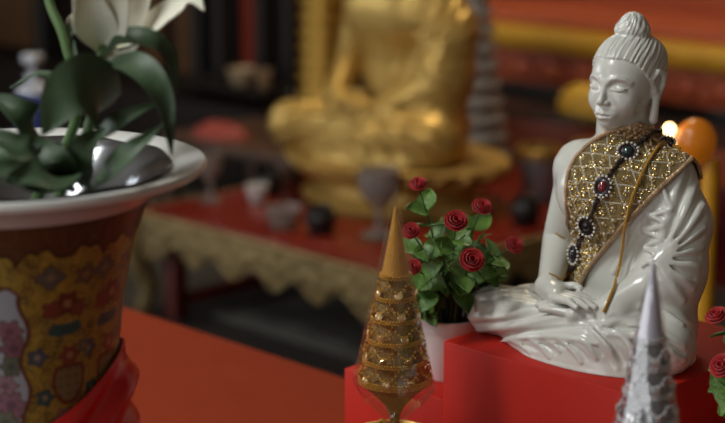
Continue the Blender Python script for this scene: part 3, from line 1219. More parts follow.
def rose_pot(loc, label, roses, seed, spread=1.):
    R = np.random.default_rng(seed)
    root = empty('potted_roses', loc, 0, label, 'potted plant', 'white pots of red roses')
    mb = MB()
    mb.lathe([(0, .0006), (.0235, .0006), (.0255, .003), (.0345, .062), (.0365, .062), (.0375, .075), (.0350, .0755), (.0330, .066), (.0325, .060), (0, .060)], n=48)
    mb.build('pot', M_POT, root)
    mb = MB()
    mb.lathe([(.0318, .058), (.0322, .064), (.020, .070), (.004, .073), (0, .073)], n=24, rfun=lambda a, z: 1 - .03 * np.abs(np.sin(a * 5)), caps=False)
    mb.build('moss', M_SOIL, root)
    st, lf = MB(), MB()
    heads = [np.array(p[:3]) for p in roses]
    tips = list(heads)
    for i in range(36):
        a, el = R.uniform(0, 2 * PI), R.uniform(.0, 1.25)
        q = R.uniform(.030, .058) * spread
        tips.append(np.array([math.cos(a) * math.cos(el) * q, math.sin(a) * math.cos(el) * q, .088 + math.sin(el) * .075 * R.uniform(.5, 1.05)]))
    for i in range(len(heads), len(tips)):
        if tips[i][0] > .015 and tips[i][2] < .13:
            tips[i][2] = .13 + R.uniform(0, .02)
    for i, tp in enumerate(tips):
        b = np.array([tp[0] * .22, tp[1] * .22, .068])
        m = (b + tp) / 2 + np.array([-tp[0] * .12, -tp[1] * .12, .012])
        P = curve([b, m, tp], 9)
        st.tube(P, np.linspace(.0013, .0008, 9), 5)
        out = tp - np.array([0, 0, .085])
        out /= np.linalg.norm(out)
        for k in range(6 if i >= len(heads) else 8):
            f = .55 + .45 * k / 5 if i >= len(heads) else .38 + .062 * k
            c = P[int(f * 8)]
            az = k * 2.4 + R.uniform(0, 1) + i
            u, v, nn = frame(out)
            d = math.cos(az) * u + math.sin(az) * v + nn * R.uniform(.3, 1.0)
            L = R.uniform(.022, .032)
            leaf_disc(lf, c, d, nn + R.normal(0, .25, 3), L, L * R.uniform(.75, .95), R.uniform(.1, .4))
    for i in range(12):                                                   # a few thin spiky sprigs
        a, el = R.uniform(0, 2 * PI), R.uniform(.2, 1.3)
        q = R.uniform(.055, .066) * spread
        tp = np.array([math.cos(a) * math.cos(el) * q, math.sin(a) * math.cos(el) * q, .085 + math.sin(el) * .095])
        P = curve([np.array([0, 0, .075]), tp * .6 + np.array([0, 0, .04]), tp], 8)
        st.tube(P, np.linspace(.001, .0006, 8), 5)
        for k in range(4):
            d = (tp - P[4]) + R.normal(0, .012, 3)
            leaf_disc(lf, P[4 + k], d, np.array([0, 0, 1.]) + R.normal(0, .3, 3), .018, .004, .1)
    st.build('stems', M_STEM, root)
    tag(lf.build('leaves', M_LEAF, root, sharp=60), kind='stuff')
    for p in roses:
        p = p[:3] + (p[3] * 1.08,)
        c = np.array(p[:3])
        n = c - np.array([0, 0, .09])
        n = n / np.linalg.norm(n) + np.array([.45, -.45, .35])
        rose(root, c, n, p[3], R)
    return root


POT1 = np.array([-.184, .066, .70])
rs = []
for u, v, dD, r in ((418, 184, .01, .0085), (411, 231, -.03, .0085), (413, 267, -.035, .0080), (456, 221, -.035, .0110), (482, 207, .02, .0100), (472, 260, -.045, .0115), (514, 245, .0, .0090)):
    rs.append(tuple(at(u, v, 1.885 + dD) - POT1) + (r,))
rose_pot(tuple(POT1), 'white pot of red roses left of the white statue', rs, 11)
POT2 = np.array([.263, .045, .70])
rs = []
for u, v, dD, r in ((717, 316, 0., .0100), (722, 366, -.03, .0105), (760, 300, 0, .010), (775, 345, -.03, .010), (790, 320, .03, .009)):
    rs.append(tuple(at(u, v, 1.66 + dD) - POT2) + (r,))
rose_pot(tuple(POT2), 'rose plant cut off by the right frame edge beside the tall red box', rs, 23)


# ------------------------------------------------------------------ porcelain vase with painted panels
VL = np.array([-.168, -.529, TT])
VP = [(0, .001), (.098, .001), (.104, .006), (.103, .020), (.090, .050), (.083, .10), (.081, .16), (.083, .24), (.0885, .31), (.0945, .36), (.1010, .395), (.1085, .425), (.116, .447), (.124, .463)]
VR = [(.123, .461), (.140, .472), (.160, .4805), (.1700, .4845), (.1720, .4885), (.1705, .4920), (.166, .4925), (.150, .4890), (.138, .484), (.126, .474), (.116, .460), (.104, .430), (.096, .395), (.0, .385)]
vase = empty('porcelain_vase', tuple(VL), 0, 'large painted porcelain vase with white flared rim holding white lilies', 'vase')


def fbm(x, y, seed, oct=3):
    """cheap periodic-free value noise from sines"""
    R = np.random.default_rng(seed)
    s = 0
    for o in range(oct):
        for _ in range(5):
            a = R.uniform(0, 2 * PI)
            fq = (1.6 ** o) * R.uniform(.7, 1.3)
            s = s + np.sin((x * math.cos(a) + y * math.sin(a)) * fq + R.uniform(0, 6.28)) / (o + 1.5)
    return s / 3.2


def paint_vase():
    na, nz = 760, 440
    z = np.linspace(.02, .462, nz)
    pr = np.array(VP[3:])
    r = np.interp(z, pr[:, 1], pr[:, 0])
    r = np.convolve(np.pad(r, 6, mode='edge'), np.ones(13) / 13, 'valid')
    # denser on the side that carries the panels seen here
    a = np.concatenate([np.linspace(-2.1, 1.1, 640, endpoint=False), np.linspace(1.1, 2 * PI - 2.1, 120, endpoint=False)])
    G = np.stack([np.cos(a)[:, None] * r, np.sin(a)[:, None] * r, np.broadcast_to(z, (na, nz))], 2)
    front = -PI / 4                                                  # towards the camera
    per = 2 * PI / 3                                                 # three white panels around
    da = (a - front + .16 + per / 2) % per - per / 2
    X = da[:, None] * .088 * 100 * np.ones((1, nz))                  # cm
    AX = ((a[:, None] - front + .16) * .088 * 100) * np.ones((1, nz))
    Z = np.broadcast_to(z * 100, (na, nz))
    C = np.zeros((na, nz, 3))
    C[:] = (.33, .225, .038)                                         # ochre ground
    C *= (1 + .18 * fbm(AX * 3, Z * 3, 4)[..., None])
    # scrolling vines
    v1 = fbm(AX * 2.7, Z * 2.7, 1, 2)
    v2 = fbm(AX * 3.6 + 9, Z * 3.6, 2, 2)
    line = (np.abs(v1) < .03)
    C[line] = (.075, .040, .012)
    v3 = fbm(AX * 4.6, Z * 4.6, 8, 2)
    

    def blob(cx, cz, rr, col, lob=5, inner=None, s=1.):
        d = np.hypot((X - cx), (Z - cz) / s)
        an = np.arctan2(Z - cz, X - cx)
        e = rr * (1 + .18 * np.cos(lob * an))
        C[(d < e * 1.12)] = (.09, .045, .02)
        C[(d < e)] = col
        C[(d < e) & (np.abs(np.cos(lob * an / 2)) < .12) & (d > e * .35)] = np.array(col) * .55
        if inner is not None:
            C[d < e * .38] = inner
    R = np.random.default_rng(31)
    for _ in range(260):                                             # curled tendrils
        cx, cz, rr, sg = R.uniform(-10, 13), R.uniform(22, 43), R.uniform(.38, .75), R.choice((-1, 1))
        ii = np.where(np.abs(AX[:, 0] - cx) < rr)[0]
        jj = np.where(np.abs(Z[0] - cz) < rr)[0]
        if not len(ii) or not len(jj):
            continue
        sl = np.ix_(ii, jj)
        dx, dz = AX[sl] - cx, Z[sl] - cz
        d = np.hypot(dx, dz)
        sp = (d / .34 - sg * np.arctan2(dz, dx) / (2 * PI) + R.uniform()) % 1
        q = C[sl]
        q[(d < rr) & (sp < .30)] = ((.055, .032, .012), (.10, .035, .016), (.055, .065, .045))[R.integers(3)]
        C[sl] = q
    blues, teal, brown, pink = (.055, .085, .11), (.02, .085, .095), (.14, .028, .014), (.30, .13, .13)
    for k in (-1, 1):
        o = k * 6.9
        blob(o + .2, 38.6, .95, brown, 6, (.34, .20, .10))
        blob(o - 1.0, 38.2, .75, (.20, .05, .03), 5)
        blob(o + 1.2, 38.0, .65, (.20, .06, .03), 5)
        m = (np.abs(X - o - .2) < 1.5 - .35 * np.abs(Z - 36.0)) & (np.abs(Z - 36.2 - .15 * (X - o) ** 2) < .55)
        C[m] = teal
        blob(o - 2.2, 34.0, .75, blues, 5, (.25, .22, .18))
        blob(o + 2.0, 34.4, .6, (.10, .13, .10), 5, (.30, .16, .05))
        # shield
        d = np.hypot((X - o - .6) / 1.35, (Z - 31.6) / 2.1)
        C[(d < 1.15) & (Z < 33.0)] = brown
        C[(d < .93) & (Z < 32.7)] = (.20, .16, .07)
        m = (d < .93) & (Z < 32.7)
        C[m & (np.abs(np.sin(X * 4) * np.sin(Z * 4)) > .72)] = (.10, .11, .07)
        blob(o + .6, 33.8, .8, (.22, .05, .035), 6, (.34, .22, .12))
        blob(o - 1.6, 30.2, .7, teal, 5, (.25, .2, .12))
        blob(o + .2, 28.0, .9, pink, 6, (.2, .03, .03))
        blob(o - 1.2, 41.2, .9, (.10, .10, .085), 4, (.22, .16, .09))
        blob(o + 1.6, 41.0, .8, (.15, .09, .05), 5, (.28, .16, .05))
    # white panel with a lobed frame and a peony spray
    hw = 3.55 + .35 * np.cos((Z - 31) * 1.15)
    top = 40.4 - .055 * X ** 2 + .35 * np.cos(X * 2.4)
    inside = (np.abs(X) < hw) & (Z < top) & (Z > 12)
    frame_ = (np.abs(X) < hw + .34) & (Z < top + .36) & (Z > 11.6)
    C[frame_] = (.12, .035, .022)
    C[inside] = (.36, .39, .44)

    def pblob(cx, cz, rr, col, lob, inner):
        keep = C.copy()
        blob(cx, cz, rr, col, lob, inner)
        C[~inside] = keep[~inside]
    for cx, cz, rr, col in ((2.6, 36.6, .9, (.26, .12, .15)), (2.9, 35.0, 1.0, (.22, .10, .13)), (2.6, 33.4, .8, (.12, .15, .11)), (2.0, 31.6, .9, (.33, .20, .24)),
                           (1.2, 30.4, 1.0, (.36, .24, .28)), (2.4, 29.8, 1.1, (.28, .15, .20)), (.4, 29.0, .9, (.30, .18, .22)), (1.8, 28.2, 1.0, (.17, .19, .14)), (-1.0, 28.0, 1.2, (.34, .2, .24)),
                           (-2.6, 34.0, .8, (.3, .16, .2))):
        pblob(cx, cz, rr, col, 6, np.array(col) * .6)
    # brown lappet band under the rim, painted darker with the rim's shade
    edge = 42.8 + 1.0 * np.abs(np.sin(AX * .95)) + .2 * np.sin(AX * 5)
    C[Z > edge] = (.085, .038, .016)
    C[np.abs(Z - edge) < .16] = (.035, .018, .01)
    m = (Z > edge + .5)
    C[m & (np.abs(v1) < .05)] = (.15, .08, .03)
    mb = MB()
    mb.grid(G, closed_u=True)
    me = mb.mesh('vase_body')
    at_ = me.color_attributes.new('paint', 'FLOAT_COLOR', 'POINT')
    buf = np.ones((na * nz, 4), np.float32)
    buf[:, :3] = C.reshape(-1, 3)
    at_.data.foreach_set('color', buf.ravel())
    return me


M_VASE = mat_attr('painted_porcelain', .38, coat=0.)
M_RIM = mat('white_rim_glaze', (.78, .79, .77), .2, coat=.3)
vb = link('body', paint_vase(), M_VASE, vase)
mb = MB()
mb.lathe(VP[:5], n=64, caps=False)
mb.build('foot', mat('dark_brown_glaze', (.07, .03, .014), .3), vase)
mb = MB()
mb.lathe(VR, n=128, caps=False)
mb.build('rim', M_RIM, vase)

# foil bowl inside the vase mouth
M_FOIL = mat('silver_foil', (.30, .31, .33), .18, metal=1, bump=(14, .35))
mb = MB()
na, G = 96, []
for (r, z) in ((.1415, .4885), (.139, .4875), (.134, .484), (.122, .475), (.112, .460), (.100, .441), (.088, .428), (.06, .421), (.03, .419), (.002, .419)):
    a = np.arange(na) * 2 * PI / na
    wob = .004 * np.sin(a * 7 + z * 200) + .003 * np.sin(a * 13 + 2)
    rr = r * (1 + (wob if r > .05 else 0) * .8)
    G.append(np.stack([rr * np.cos(a), rr * np.sin(a), z + (.0012 * np.sin(a * 9 + r * 60) if r > .05 else 0) + .0012 + 0 * a], 1))
mb.grid(np.array(G).transpose(1, 0, 2), closed_u=True, thick=.0008)
tag(mb.build('foil_liner', M_FOIL, None, tuple(VL), sharp=60), 'crumpled silver foil liner in the mouth of the painted vase', 'liner')

# red satin ribbon around the vase
M_SATIN = mat('red_satin', (.62, .007, .007), .28, spec=.6, bump=(9, .25))
rib = empty('satin_ribbon', tuple(VL), 0, 'shiny red satin ribbon knotted around the painted vase', 'ribbon')
na, nv = 200, 34
a = np.linspace(0, 2 * PI, na, endpoint=False)
side = PI / 4                                                        # the knot sits at the right of the picture
gs = np.exp(-((a - side - .1 + PI) % (2 * PI) - PI) ** 2 / 1.23)
hi = .258 + .067 * gs
G = np.zeros((na, nv, 3))
for j, t in enumerate(np.linspace(0, 1, nv)):
    zj = hi - t * .130 - .01 * t * np.sin(a * 3)
    r = np.interp(zj, [p[1] for p in VP[1:]], [p[0] for p in VP[1:]])
    rr = r + .0035 + 0.0052 * (1 + np.sin(t * 19 + 2.2 * np.sin(a * 2.0 + .5) + a * 2)) * min(1, 6 * t) * min(1, 6 * (1 - t) + .3) + .004 * math.sin(PI * t) + .004 * gs * math.sin(PI * min(1, t * 1.6 + .05) * .5)
    G[:, j] = np.stack([rr * np.cos(a), rr * np.sin(a), zj], 1)
mb = MB()
mb.grid(G, closed_u=True, thick=.0015)
mb.build('band', M_SATIN, rib, sharp=60)
kd = np.array([math.cos(side + 1.3), math.sin(side + 1.3), 0])
kt = np.array([-kd[1], kd[0], 0])
mb = MB()
kc = kd * .094 + np.array([0, 0, .285])
G = []
for i, ph in enumerate(np.linspace(0, 2 * PI, 40, endpoint=False)):
    row = []
    for q, th in enumerate(np.linspace(.02, PI - .02, 18)):
        w_ = 1 + .12 * math.sin(5 * ph + 3 * th)
        row.append(kc + (kd * math.cos(ph) * .015 + kt * math.sin(ph) * .018) * math.sin(th) * w_ + np.array([0, 0, 1]) * math.cos(th) * .024)
    G.append(row)
mb.grid(np.array(G), closed_u=True)
mb.build('knot', M_SATIN, rib, sharp=70)
for sg, ln in ((-1, .15), (1, .17)):
    mb = MB()
    G = []
    for t in np.linspace(0, 1, 22):
        c = kc + kd * (.012 + .016 * math.sin(t * PI) - .01 * t) + kt * sg * (.004 + .030 * t) + np.array([0, 0, -.012 - ln * t])
        w_ = .010 + .022 * min(1, t * 3)
        row = []
        for q in np.linspace(-1, 1, 9):
            row.append(c + kt * q * w_ + kd * (.004 * math.sin(q * 4 + t * 5)))
        G.append(row)
    mb.grid(np.array(G), thick=.0012)
    mb.build('ribbon_tail', M_SATIN, rib, sharp=70)

# ------------------------------------------------------------------ lilies in the vase
M_LLEAF = mat('lily_leaf', (.036, .070, .030), .5, noise=(30, (.048, .088, .038), .5), bump=(70, .15))
M_LSTEM = mat('lily_stem', (.07, .14, .035), .5)
M_PETAL = mat('lily_petal', (.80, .78, .68), .5, sub=.1, noise=(25, (.74, .71, .54), .5))
M_STAMEN = mat('lily_anther', (.30, .13, .02), .7)


def blade(mb, P, W, up, cup=.18, pts=.35, n=22, thick=.0008, base=.15):
    """leaf or petal along the curve through P with greatest width W"""
    C = curve(P, n)
    T = np.gradient(C, axis=0)
    T /= np.linalg.norm(T, axis=1)[:, None]
    G = []
    up = np.asarray(up, float)
    for i, t in enumerate(np.linspace(0, 1, n)):
        s = np.cross(T[i], up)
        s /= np.linalg.norm(s) + 1e-9
        nn = np.cross(s, T[i])
        w_ = W * (base + (1 - base) * math.sin(PI / 2 * t / .40) if t < .40 else (1 - ((t - .40) / .60) ** 1.5)) + .0006
        G.append([C[i] + s * q * w_ * .5 + nn * (cup * W * q * q * .5 + .02 * W * math.sin(t * 14 + q * 2)) for q in np.linspace(-1, 1, 9)])
    mb.grid(np.array(G), thick=thick)


def lily(label, stem, leaves, petals, D0):
    base = np.array(stem[0])
    root = empty('lily', tuple(base), 0, label, 'lily', 'lilies in the painted vase')
    mb = MB()
    S = curve(np.array(stem) - base, 26)
    mb.tube(S, np.linspace(.0050, .0040, 26), 10)
    mb.build('stem', M_LSTEM, root)
    for P, W, up, cup in leaves:
        mb = MB()
        blade(mb, np.array([at(*p) for p in P]) - base, W, up, cup)
        mb.build('leaf', M_LLEAF, root, sharp=70)
    for P, W, up, cup in petals:
        mb = MB()
        blade(mb, np.array([at(*p) for p in P]) - base, W, up, cup, base=.35, thick=.0010)
        mb.build('petal', M_PETAL, root, sharp=70)
    if petals:
        st = MB()
        c = np.array(at(*petals[0][0][0])) - base
        for k in range(6):
            d = np.array([math.cos(k), math.sin(k), 0]) * .012 + np.array([.004, .006, .085])
            st.tube(curve([c + [0, 0, .01], c + d * .6, c + d], 8), .0009, 5)
            st.ball(c + d, .0035, 6, sc=(.5, .5, 1.3))
        st.build('stamens', M_STAMEN, root)
    return root


TC = -FW                                                             # leaf faces lie roughly towards the camera here
up1 = TC * .8 + np.array([0, 0, .6])
up2 = TC * .5 + np.array([0, 0, .9])
b1 = VL + np.array([-.012, .012, .424])
b2 = VL + np.array([.030, .005, .424])
lily('tall green lily stalk whose flower is above the frame', [b1, at(76, 120, 1.50), at(66, 45, 1.50), at(50, 4, 1.51), at(40, -40, 1.52)],
     [([(60, 158, 1.49), (38, 132, 1.43), (20, 112, 1.41), (-8, 96, 1.42)], 0.0359, up1, .2),
      ([(66, 170, 1.46), (40, 158, 1.40), (15, 148, 1.39), (-15, 132, 1.40)], 0.0406, up2, .25),
      ([(72, 186, 1.46), (55, 176, 1.38), (34, 176, 1.36), (2, 184, 1.35)], 0.0421, up1, .2),
      ([(70, 188, 1.44), (62, 168, 1.40), (48, 152, 1.40), (28, 136, 1.42)], 0.0250, TC, .1),
      ([(72, 192, 1.46), (44, 188, 1.38), (14, 174, 1.36), (-24, 168, 1.36)], .040, up2, .2),
      ([(64, 176, 1.48), (36, 164, 1.44), (8, 152, 1.43), (-26, 150, 1.44)], .042, up1, .2),
      ([(74, 120, 1.50), (60, 84, 1.47), (40, 74, 1.47), (10, 88, 1.47)], 0.0094, up2, .2),
      ([(66, 45, 1.50), (74, 22, 1.52), (86, 8, 1.56), (96, -12, 1.6)], 0.0140, up2, .2)], [], 1.5)
lily('white lily in bloom with dark green leaves cut by the top frame edge', [b2, at(88, 130, 1.49), at(90, 90, 1.48), at(99, 64, 1.47), at(105, 42, 1.47)],
     [([(117, 98, 1.46), (94, 89, 1.41), (66, 98, 1.39), (42, 136, 1.38)], .0600, TC, .04),
      ([(101, 60, 1.47), (122, 38, 1.44), (152, 40, 1.43), (170, 56, 1.44), (177, 92, 1.46)], 0.0187, up1, .2),
      ([(98, 68, 1.47), (126, 62, 1.42), (150, 76, 1.40), (166, 106, 1.40), (172, 154, 1.42)], 0.0250, up1, .2),
      ([(84, 150, 1.47), (104, 132, 1.43), (128, 116, 1.42), (164, 102, 1.43)], 0.0187, up1, .2),
      ([(82, 196, 1.46), (104, 176, 1.41), (132, 150, 1.39), (164, 126, 1.40)], 0.0234, up1, .2),
      ([(84, 186, 1.46), (78, 166, 1.41), (84, 146, 1.40), (104, 128, 1.42)], 0.0281, TC, .15),
      ([(90, 110, 1.48), (84, 90, 1.47), (78, 70, 1.47), (74, 40, 1.48)], 0.0078, TC, .15)],
     [([(104, 46, 1.47), (96, 24, 1.44), (88, 0, 1.42), (72, -40, 1.40)], 0.0359, TC, .3),
      ([(105, 46, 1.47), (110, 22, 1.44), (116, -2, 1.42), (124, -44, 1.40)], 0.0343, TC, .3),
      ([(106, 46, 1.48), (124, 24, 1.46), (138, 2, 1.45), (156, -36, 1.44)], 0.0328, TC, .3),
      ([(107, 48, 1.48), (140, 34, 1.46), (172, 10, 1.44), (192, 0, 1.43), (204, 12, 1.42)], 0.0250, up1, .25),
      ([(106, 50, 1.48), (114, 58, 1.46), (126, 56, 1.45), (140, 45, 1.44)], 0.0156, up1, .2),
      ([(104, 46, 1.50), (100, 10, 1.55), (98, -30, 1.58)], 0.0351, TC, .3)], 1.5)


# ------------------------------------------------------------------ gilded low table with the gold statue
M_GILT = mat('carved_gilt', (.46, .34, .14), .5, metal=.3, noise=(45, (.14, .085, .03), .55), bump=(70, 1.))
M_REDL = mat('red_lacquer', (.13, .009, .005), .25, noise=(5, (.17, .016, .006), .5))
M_DRED = mat('dark_red_lacquer', (.15, .010, .010), .35)
M_GSTAT = mat('gilded_statue', (.64, .43, .12), .42, metal=.5, noise=(7, (.50, .31, .08), .5), bump=(30, .15))
M_BLACK = mat('black_lacquer', (.010, .009, .009), .3)
M_DWOOD = mat('dark_brown_wood', (.055, .026, .014), .5, noise=(8, (.085, .04, .02), .5))
M_BRASS = mat('brass', (.72, .47, .14), .3, metal=.9)
M_GLASSY = mat('cloudy_glass', (.46, .40, .37), .25, trans=.6, ior=1.3)
M_GREY = mat('grey_metal', (.30, .31, .33), .35, metal=.6)
M_WHITE = mat('white_ceramic', (.60, .58, .56), .3)

GX0, GX1, GY0, GY1, GZ = -2.544, -1.60, 1.43, 2.62, .30
gt = empty('gilded_table', ((GX0 + GX1) / 2, (GY0 + GY1) / 2, 0), 0, 'low red topped table with carved gilt apron under the gold statue', 'table')
gc = np.array([(GX0 + GX1) / 2, (GY0 + GY1) / 2, 0])
mb = MB()
mb.box(GX0 - gc[0], GX1 - gc[0], GY0 - gc[1], GY1 - gc[1], .286, .30, .004)
mb.build('table_top', M_REDL, gt)


def apron(p, q, nrm):
    """carved apron from p to q with a scalloped lower edge"""
    p, q, nrm = np.array(p, float), np.array(q, float), np.array(nrm, float)
    L = np.linalg.norm(q - p)
    n = int(L / .006)
    G = []
    for i in range(n + 1):
        t = i / n
        s = min(t, 1 - t) * L
        low = .195 + .020 * math.cos(t * 2 * PI * round(L / .155)) - .05 * max(0, 1 - s / .10) ** 1.5
        row = []
        for j in range(16):
            z = .288 + (low - .288) * j / 15
            d = .010 + .007 * math.sin(j / 15 * PI) + .005 * math.sin(t * L * 95) * math.sin(z * 130 + math.sin(t * L * 40) * 1.5)
            row.append(p + (q - p) * t + nrm * d + np.array([0, 0, z]))
        G.append(row)
    mb = MB()
    mb.grid(np.array(G) - gc, thick=.008)
    mb.build('apron', M_GILT, gt, sharp=70)
    mb = MB()
    P = np.array([p + nrm * .014 + [0, 0, .289], q + nrm * .014 + [0, 0, .289]]) - gc
    mb.tube(np.linspace(P[0], P[1], 12), .008, 8)
    mb.build('gilt_moulding', M_GILT, gt)


apron((GX0, GY0, 0), (GX1, GY0, 0), (0, -1, 0))
apron((GX1, GY0, 0), (GX1, GY1, 0), (1, 0, 0))
apron((GX0, GY1, 0), (GX0, GY0, 0), (-1, 0, 0))
apron((GX1, GY1, 0), (GX0, GY1, 0), (0, 1, 0))
for sx in (0, 1):
    for sy in (0, 1):
        cx, cy = (GX0, GX1)[sx], (GY0, GY1)[sy]
        ox, oy = (-1, 1)[sx], (-1, 1)[sy]
        P = curve([np.array([cx + ox * d, cy + oy * d, z]) - gc for d, z in ((-.006, .285), (.014, .235), (.010, .16), (-.012, .085), (-.006, .035), (.012, .008))], 30)
        mb = MB()
        mb.tube(P, np.interp(np.linspace(0, 1, 30), [0, .25, .7, .9, 1], [.040, .040, .024, .022, .008]), 10)
        mb.build('leg', M_GILT, gt)
        x, y = cx - ox * .085 - gc[0], cy - oy * .05 - gc[1]
        mb = MB()
        mb.box(x - .022, x + .022, y - .022, y + .022, 0, .286, .003)
        mb.build('inner_leg', M_REDL, gt)
for x in (GX0 + .085, GX1 - .085):
    mb = MB()
    mb.box(x - .016 - gc[0], x + .016 - gc[0], GY0 + .07 - gc[1], GY1 - .07 - gc[1], .03, .062, .003)
    mb.build('stretcher', M_REDL, gt)

# gold statue: the same seated pose, large, on a lotus pedestal
GS = np.array([-2.125, 2.015, .437])
ped = empty('lotus_pedestal', (GS[0], GS[1] - .02, GZ), 0, 'gilded lotus pedestal under the big gold statue', 'pedestal')
mb = MB()
el = lambda a, z: np.sqrt(1 / ((np.cos(a) / 1.0) ** 2 + (np.sin(a) / .72) ** 2))
mb.lathe([(0, .0005), (.30, .0005), (.305, .012), (.285, .024), (.250, .034), (.245, .060), (.262, .070), (.345, .120), (.352, .132), (.340, .1365), (0, .1365)], n=96, rfun=el)
mb.build('base', M_GSTAT, ped)
mb = MB()
for i in range(30):
    a = i * 2 * PI / 30
    e = float(el(np.array(a), 0))
    c, s = math.cos(a), math.sin(a)
    G = []
    for t in np.linspace(0, 1, 7):
        w_ = .036 * math.sin(PI * (.18 + .8 * t)) ** .6
        r = .262 + .085 * t + .014 * math.sin(t * PI)
        G.append([np.array([c * r * e - s * q * w_, s * r * e + c * q * w_, .066 + .058 * t]) + np.array([c, s, 0]) * (.012 * (1 - q * q)) for q in np.linspace(-1, 1, 7)])
    mb.grid(np.array(G), thick=.004)
mb.build('lotus_petals', M_GSTAT, ped)
gb = buddha.copy()
gb.name = 'gilded_statue'
COL.objects.link(gb)
gb.location = tuple(GS)
gb.scale = (2.3, 2.3, 2.3)
gb.material_slots[0].link = 'OBJECT'
gb.material_slots[0].material = M_GSTAT
for k in list(gb.keys()):
    del gb[k]
tag(gb, 'large gilded seated statue on the lotus pedestal behind the rose pot', 'statue')


# ------------------------------------------------------------------ small things on the gilded table
def lathed(name, prof, loc, m, label, cat, n=32, group=None):
    mb = MB()
    mb.lathe(prof, n=n, caps=False)
    return tag(mb.build(name, m, None, tuple(loc)), label, cat, group)


GOB = [(0, .0005), (.030, .0005), (.032, .004), (.010, .012), (.007, .022), (.007, .050), (.016, .062), (.032, .080), (.036, .105), (.034, .130), (.031, .130), (.033, .105), (.028, .082), (.012, .068), (0, .066)]
CUP = [(0, .0005), (.022, .0005), (.024, .003), (.034, .030), (.040, .062), (.037, .062), (.031, .030), (.021, .008), (0, .007)]
JAR = [(0, .0005), (.028, .0005), (.032, .006), (.042, .030), (.044, .048), (.034, .066), (.028, .070), (.030, .078), (.026, .078), (.024, .070), (0, .066)]


def scaled(p, s, sz=None):
    return [(r * s, z * (sz or s)) for r, z in p]


lathed('glass_goblet', scaled(GOB, 1.0, 1.05), (-2.475, 1.62, GZ), M_GLASSY, 'cloudy glass goblet at the left corner of the gilded table', 'goblet')
lathed('glass_goblet', scaled(GOB, 1.5, 1.35), (-1.86, 1.66, GZ), M_GLASSY, 'bigger cloudy glass goblet behind the tip of the gold cone', 'goblet')
lathed('glass_bowl', scaled(CUP, 1.25, .9), (-2.10, 1.55, GZ), M_GLASSY, 'low cloudy glass bowl in front of the lotus pedestal', 'bowl')
lathed('offering_cup', scaled(CUP, .8), (-2.37, 1.70, GZ), M_WHITE, 'small pale offering cup just left of the lotus pedestal', 'cup')
lathed('black_jar', scaled(JAR, .85), (-2.43, 1.80, GZ), M_BLACK, 'round black jar left of the lotus pedestal', 'jar')
lathed('black_jar', scaled(JAR, .95), (-1.985, 1.575, GZ), M_BLACK, 'round black jar at the front of the gilded table', 'jar')
lathed('brown_jar', scaled(JAR, 1.0, 1.15), (-2.50, 1.95, GZ), M_DWOOD, 'brown jar at the left edge of the gilded table', 'jar')
lathed('black_jar', scaled(JAR, .95, 1.), (-1.68, 2.02, GZ), M_BLACK, 'round black jar at the right end of the gilded table', 'jar')
cp = empty('offering_bucket', (-1.85, 2.28, GZ), 0, 'grey tapered bucket with gold rim right of the gold statue', 'bucket')
mb = MB()
mb.lathe([(0, .0005), (.038, .0005), (.040, .004), (.055, .12), (.051, .12), (.037, .010), (0, .009)], n=36, caps=False)
mb.build('bucket_body', M_GREY, cp)
mb = MB()
mb.lathe([(.0545, .117), (.066, .124), (.068, .140), (.060, .150), (.052, .148), (.052, .118)], n=36, caps=False)
mb.build('gold_rim', M_BRASS, cp)
lathed('brass_bowl', [(0, .0005), (.020, .0005), (.020, .03), (.012, .045), (.014, .07), (.045, .090), (.054, .120), (.040, .150), (0, .158)], (-1.80, 2.43, GZ), M_BRASS, 'round brass bowl with lid beside the white statue shoulder', 'bowl')
for x, y, r, m, lb in ((-3.08, 2.17, .075, mat('pink_red_cloth', (.26, .04, .03), .7, bump=(30, .4)), 'red folded cloth on the wooden stand beside the gold tiered tower'),):
    mb = MB()
    G = []
    for i in range(30):
        a = i * 2 * PI / 30
        G.append([[r * 1.5 * math.cos(a) * math.sin(t) * (1 + .08 * math.sin(3 * a)), r * math.sin(a) * math.sin(t), .001 + .045 * max(0, math.cos(t)) * (1 + .1 * math.sin(5 * a))] for t in np.linspace(.01, PI / 2, 9)])
    mb.grid(np.array(G), closed_u=True)
    tag(mb.build('folded_cloth', m, None, (x, y, .33), sharp=80), lb, 'cloth')

# silver tiered ornament
M_SILV = mat('silver_grey_tiers', (.46, .48, .52), .45, metal=.25, noise=(60, (.34, .36, .40), .5))
ch = empty('tiered_ornament', (-2.235, 2.455, GZ), 0, 'tall grey silver tiered ornament behind the gold statue', 'ornament')
mb = MB()
mb.lathe([(0, .0005), (.060, .0005), (.062, .012), (.040, .02), (.034, .04), (.05, .05), (0, .05)], n=36)
mb.build('foot', M_BRASS, ch)
for k in range(12):
    f = 1 - k / 12.5
    r = .012 + .086 * f
    z = .05 + k * .052
    mb = MB()
    mb.lathe([(0, z), (r * .98, z), (r * 1.06, z + .004), (r * .95, z + .028), (r * .60, z + .034), (r * .55, z + .052), (0, z + .052)], n=32)
    mb.build('tier', M_SILV, ch)
mb = MB()
mb.lathe([(0, .674), (.010, .674), (.006, .72), (.001, .78)], n=16)
mb.build('spire', M_SILV, ch)

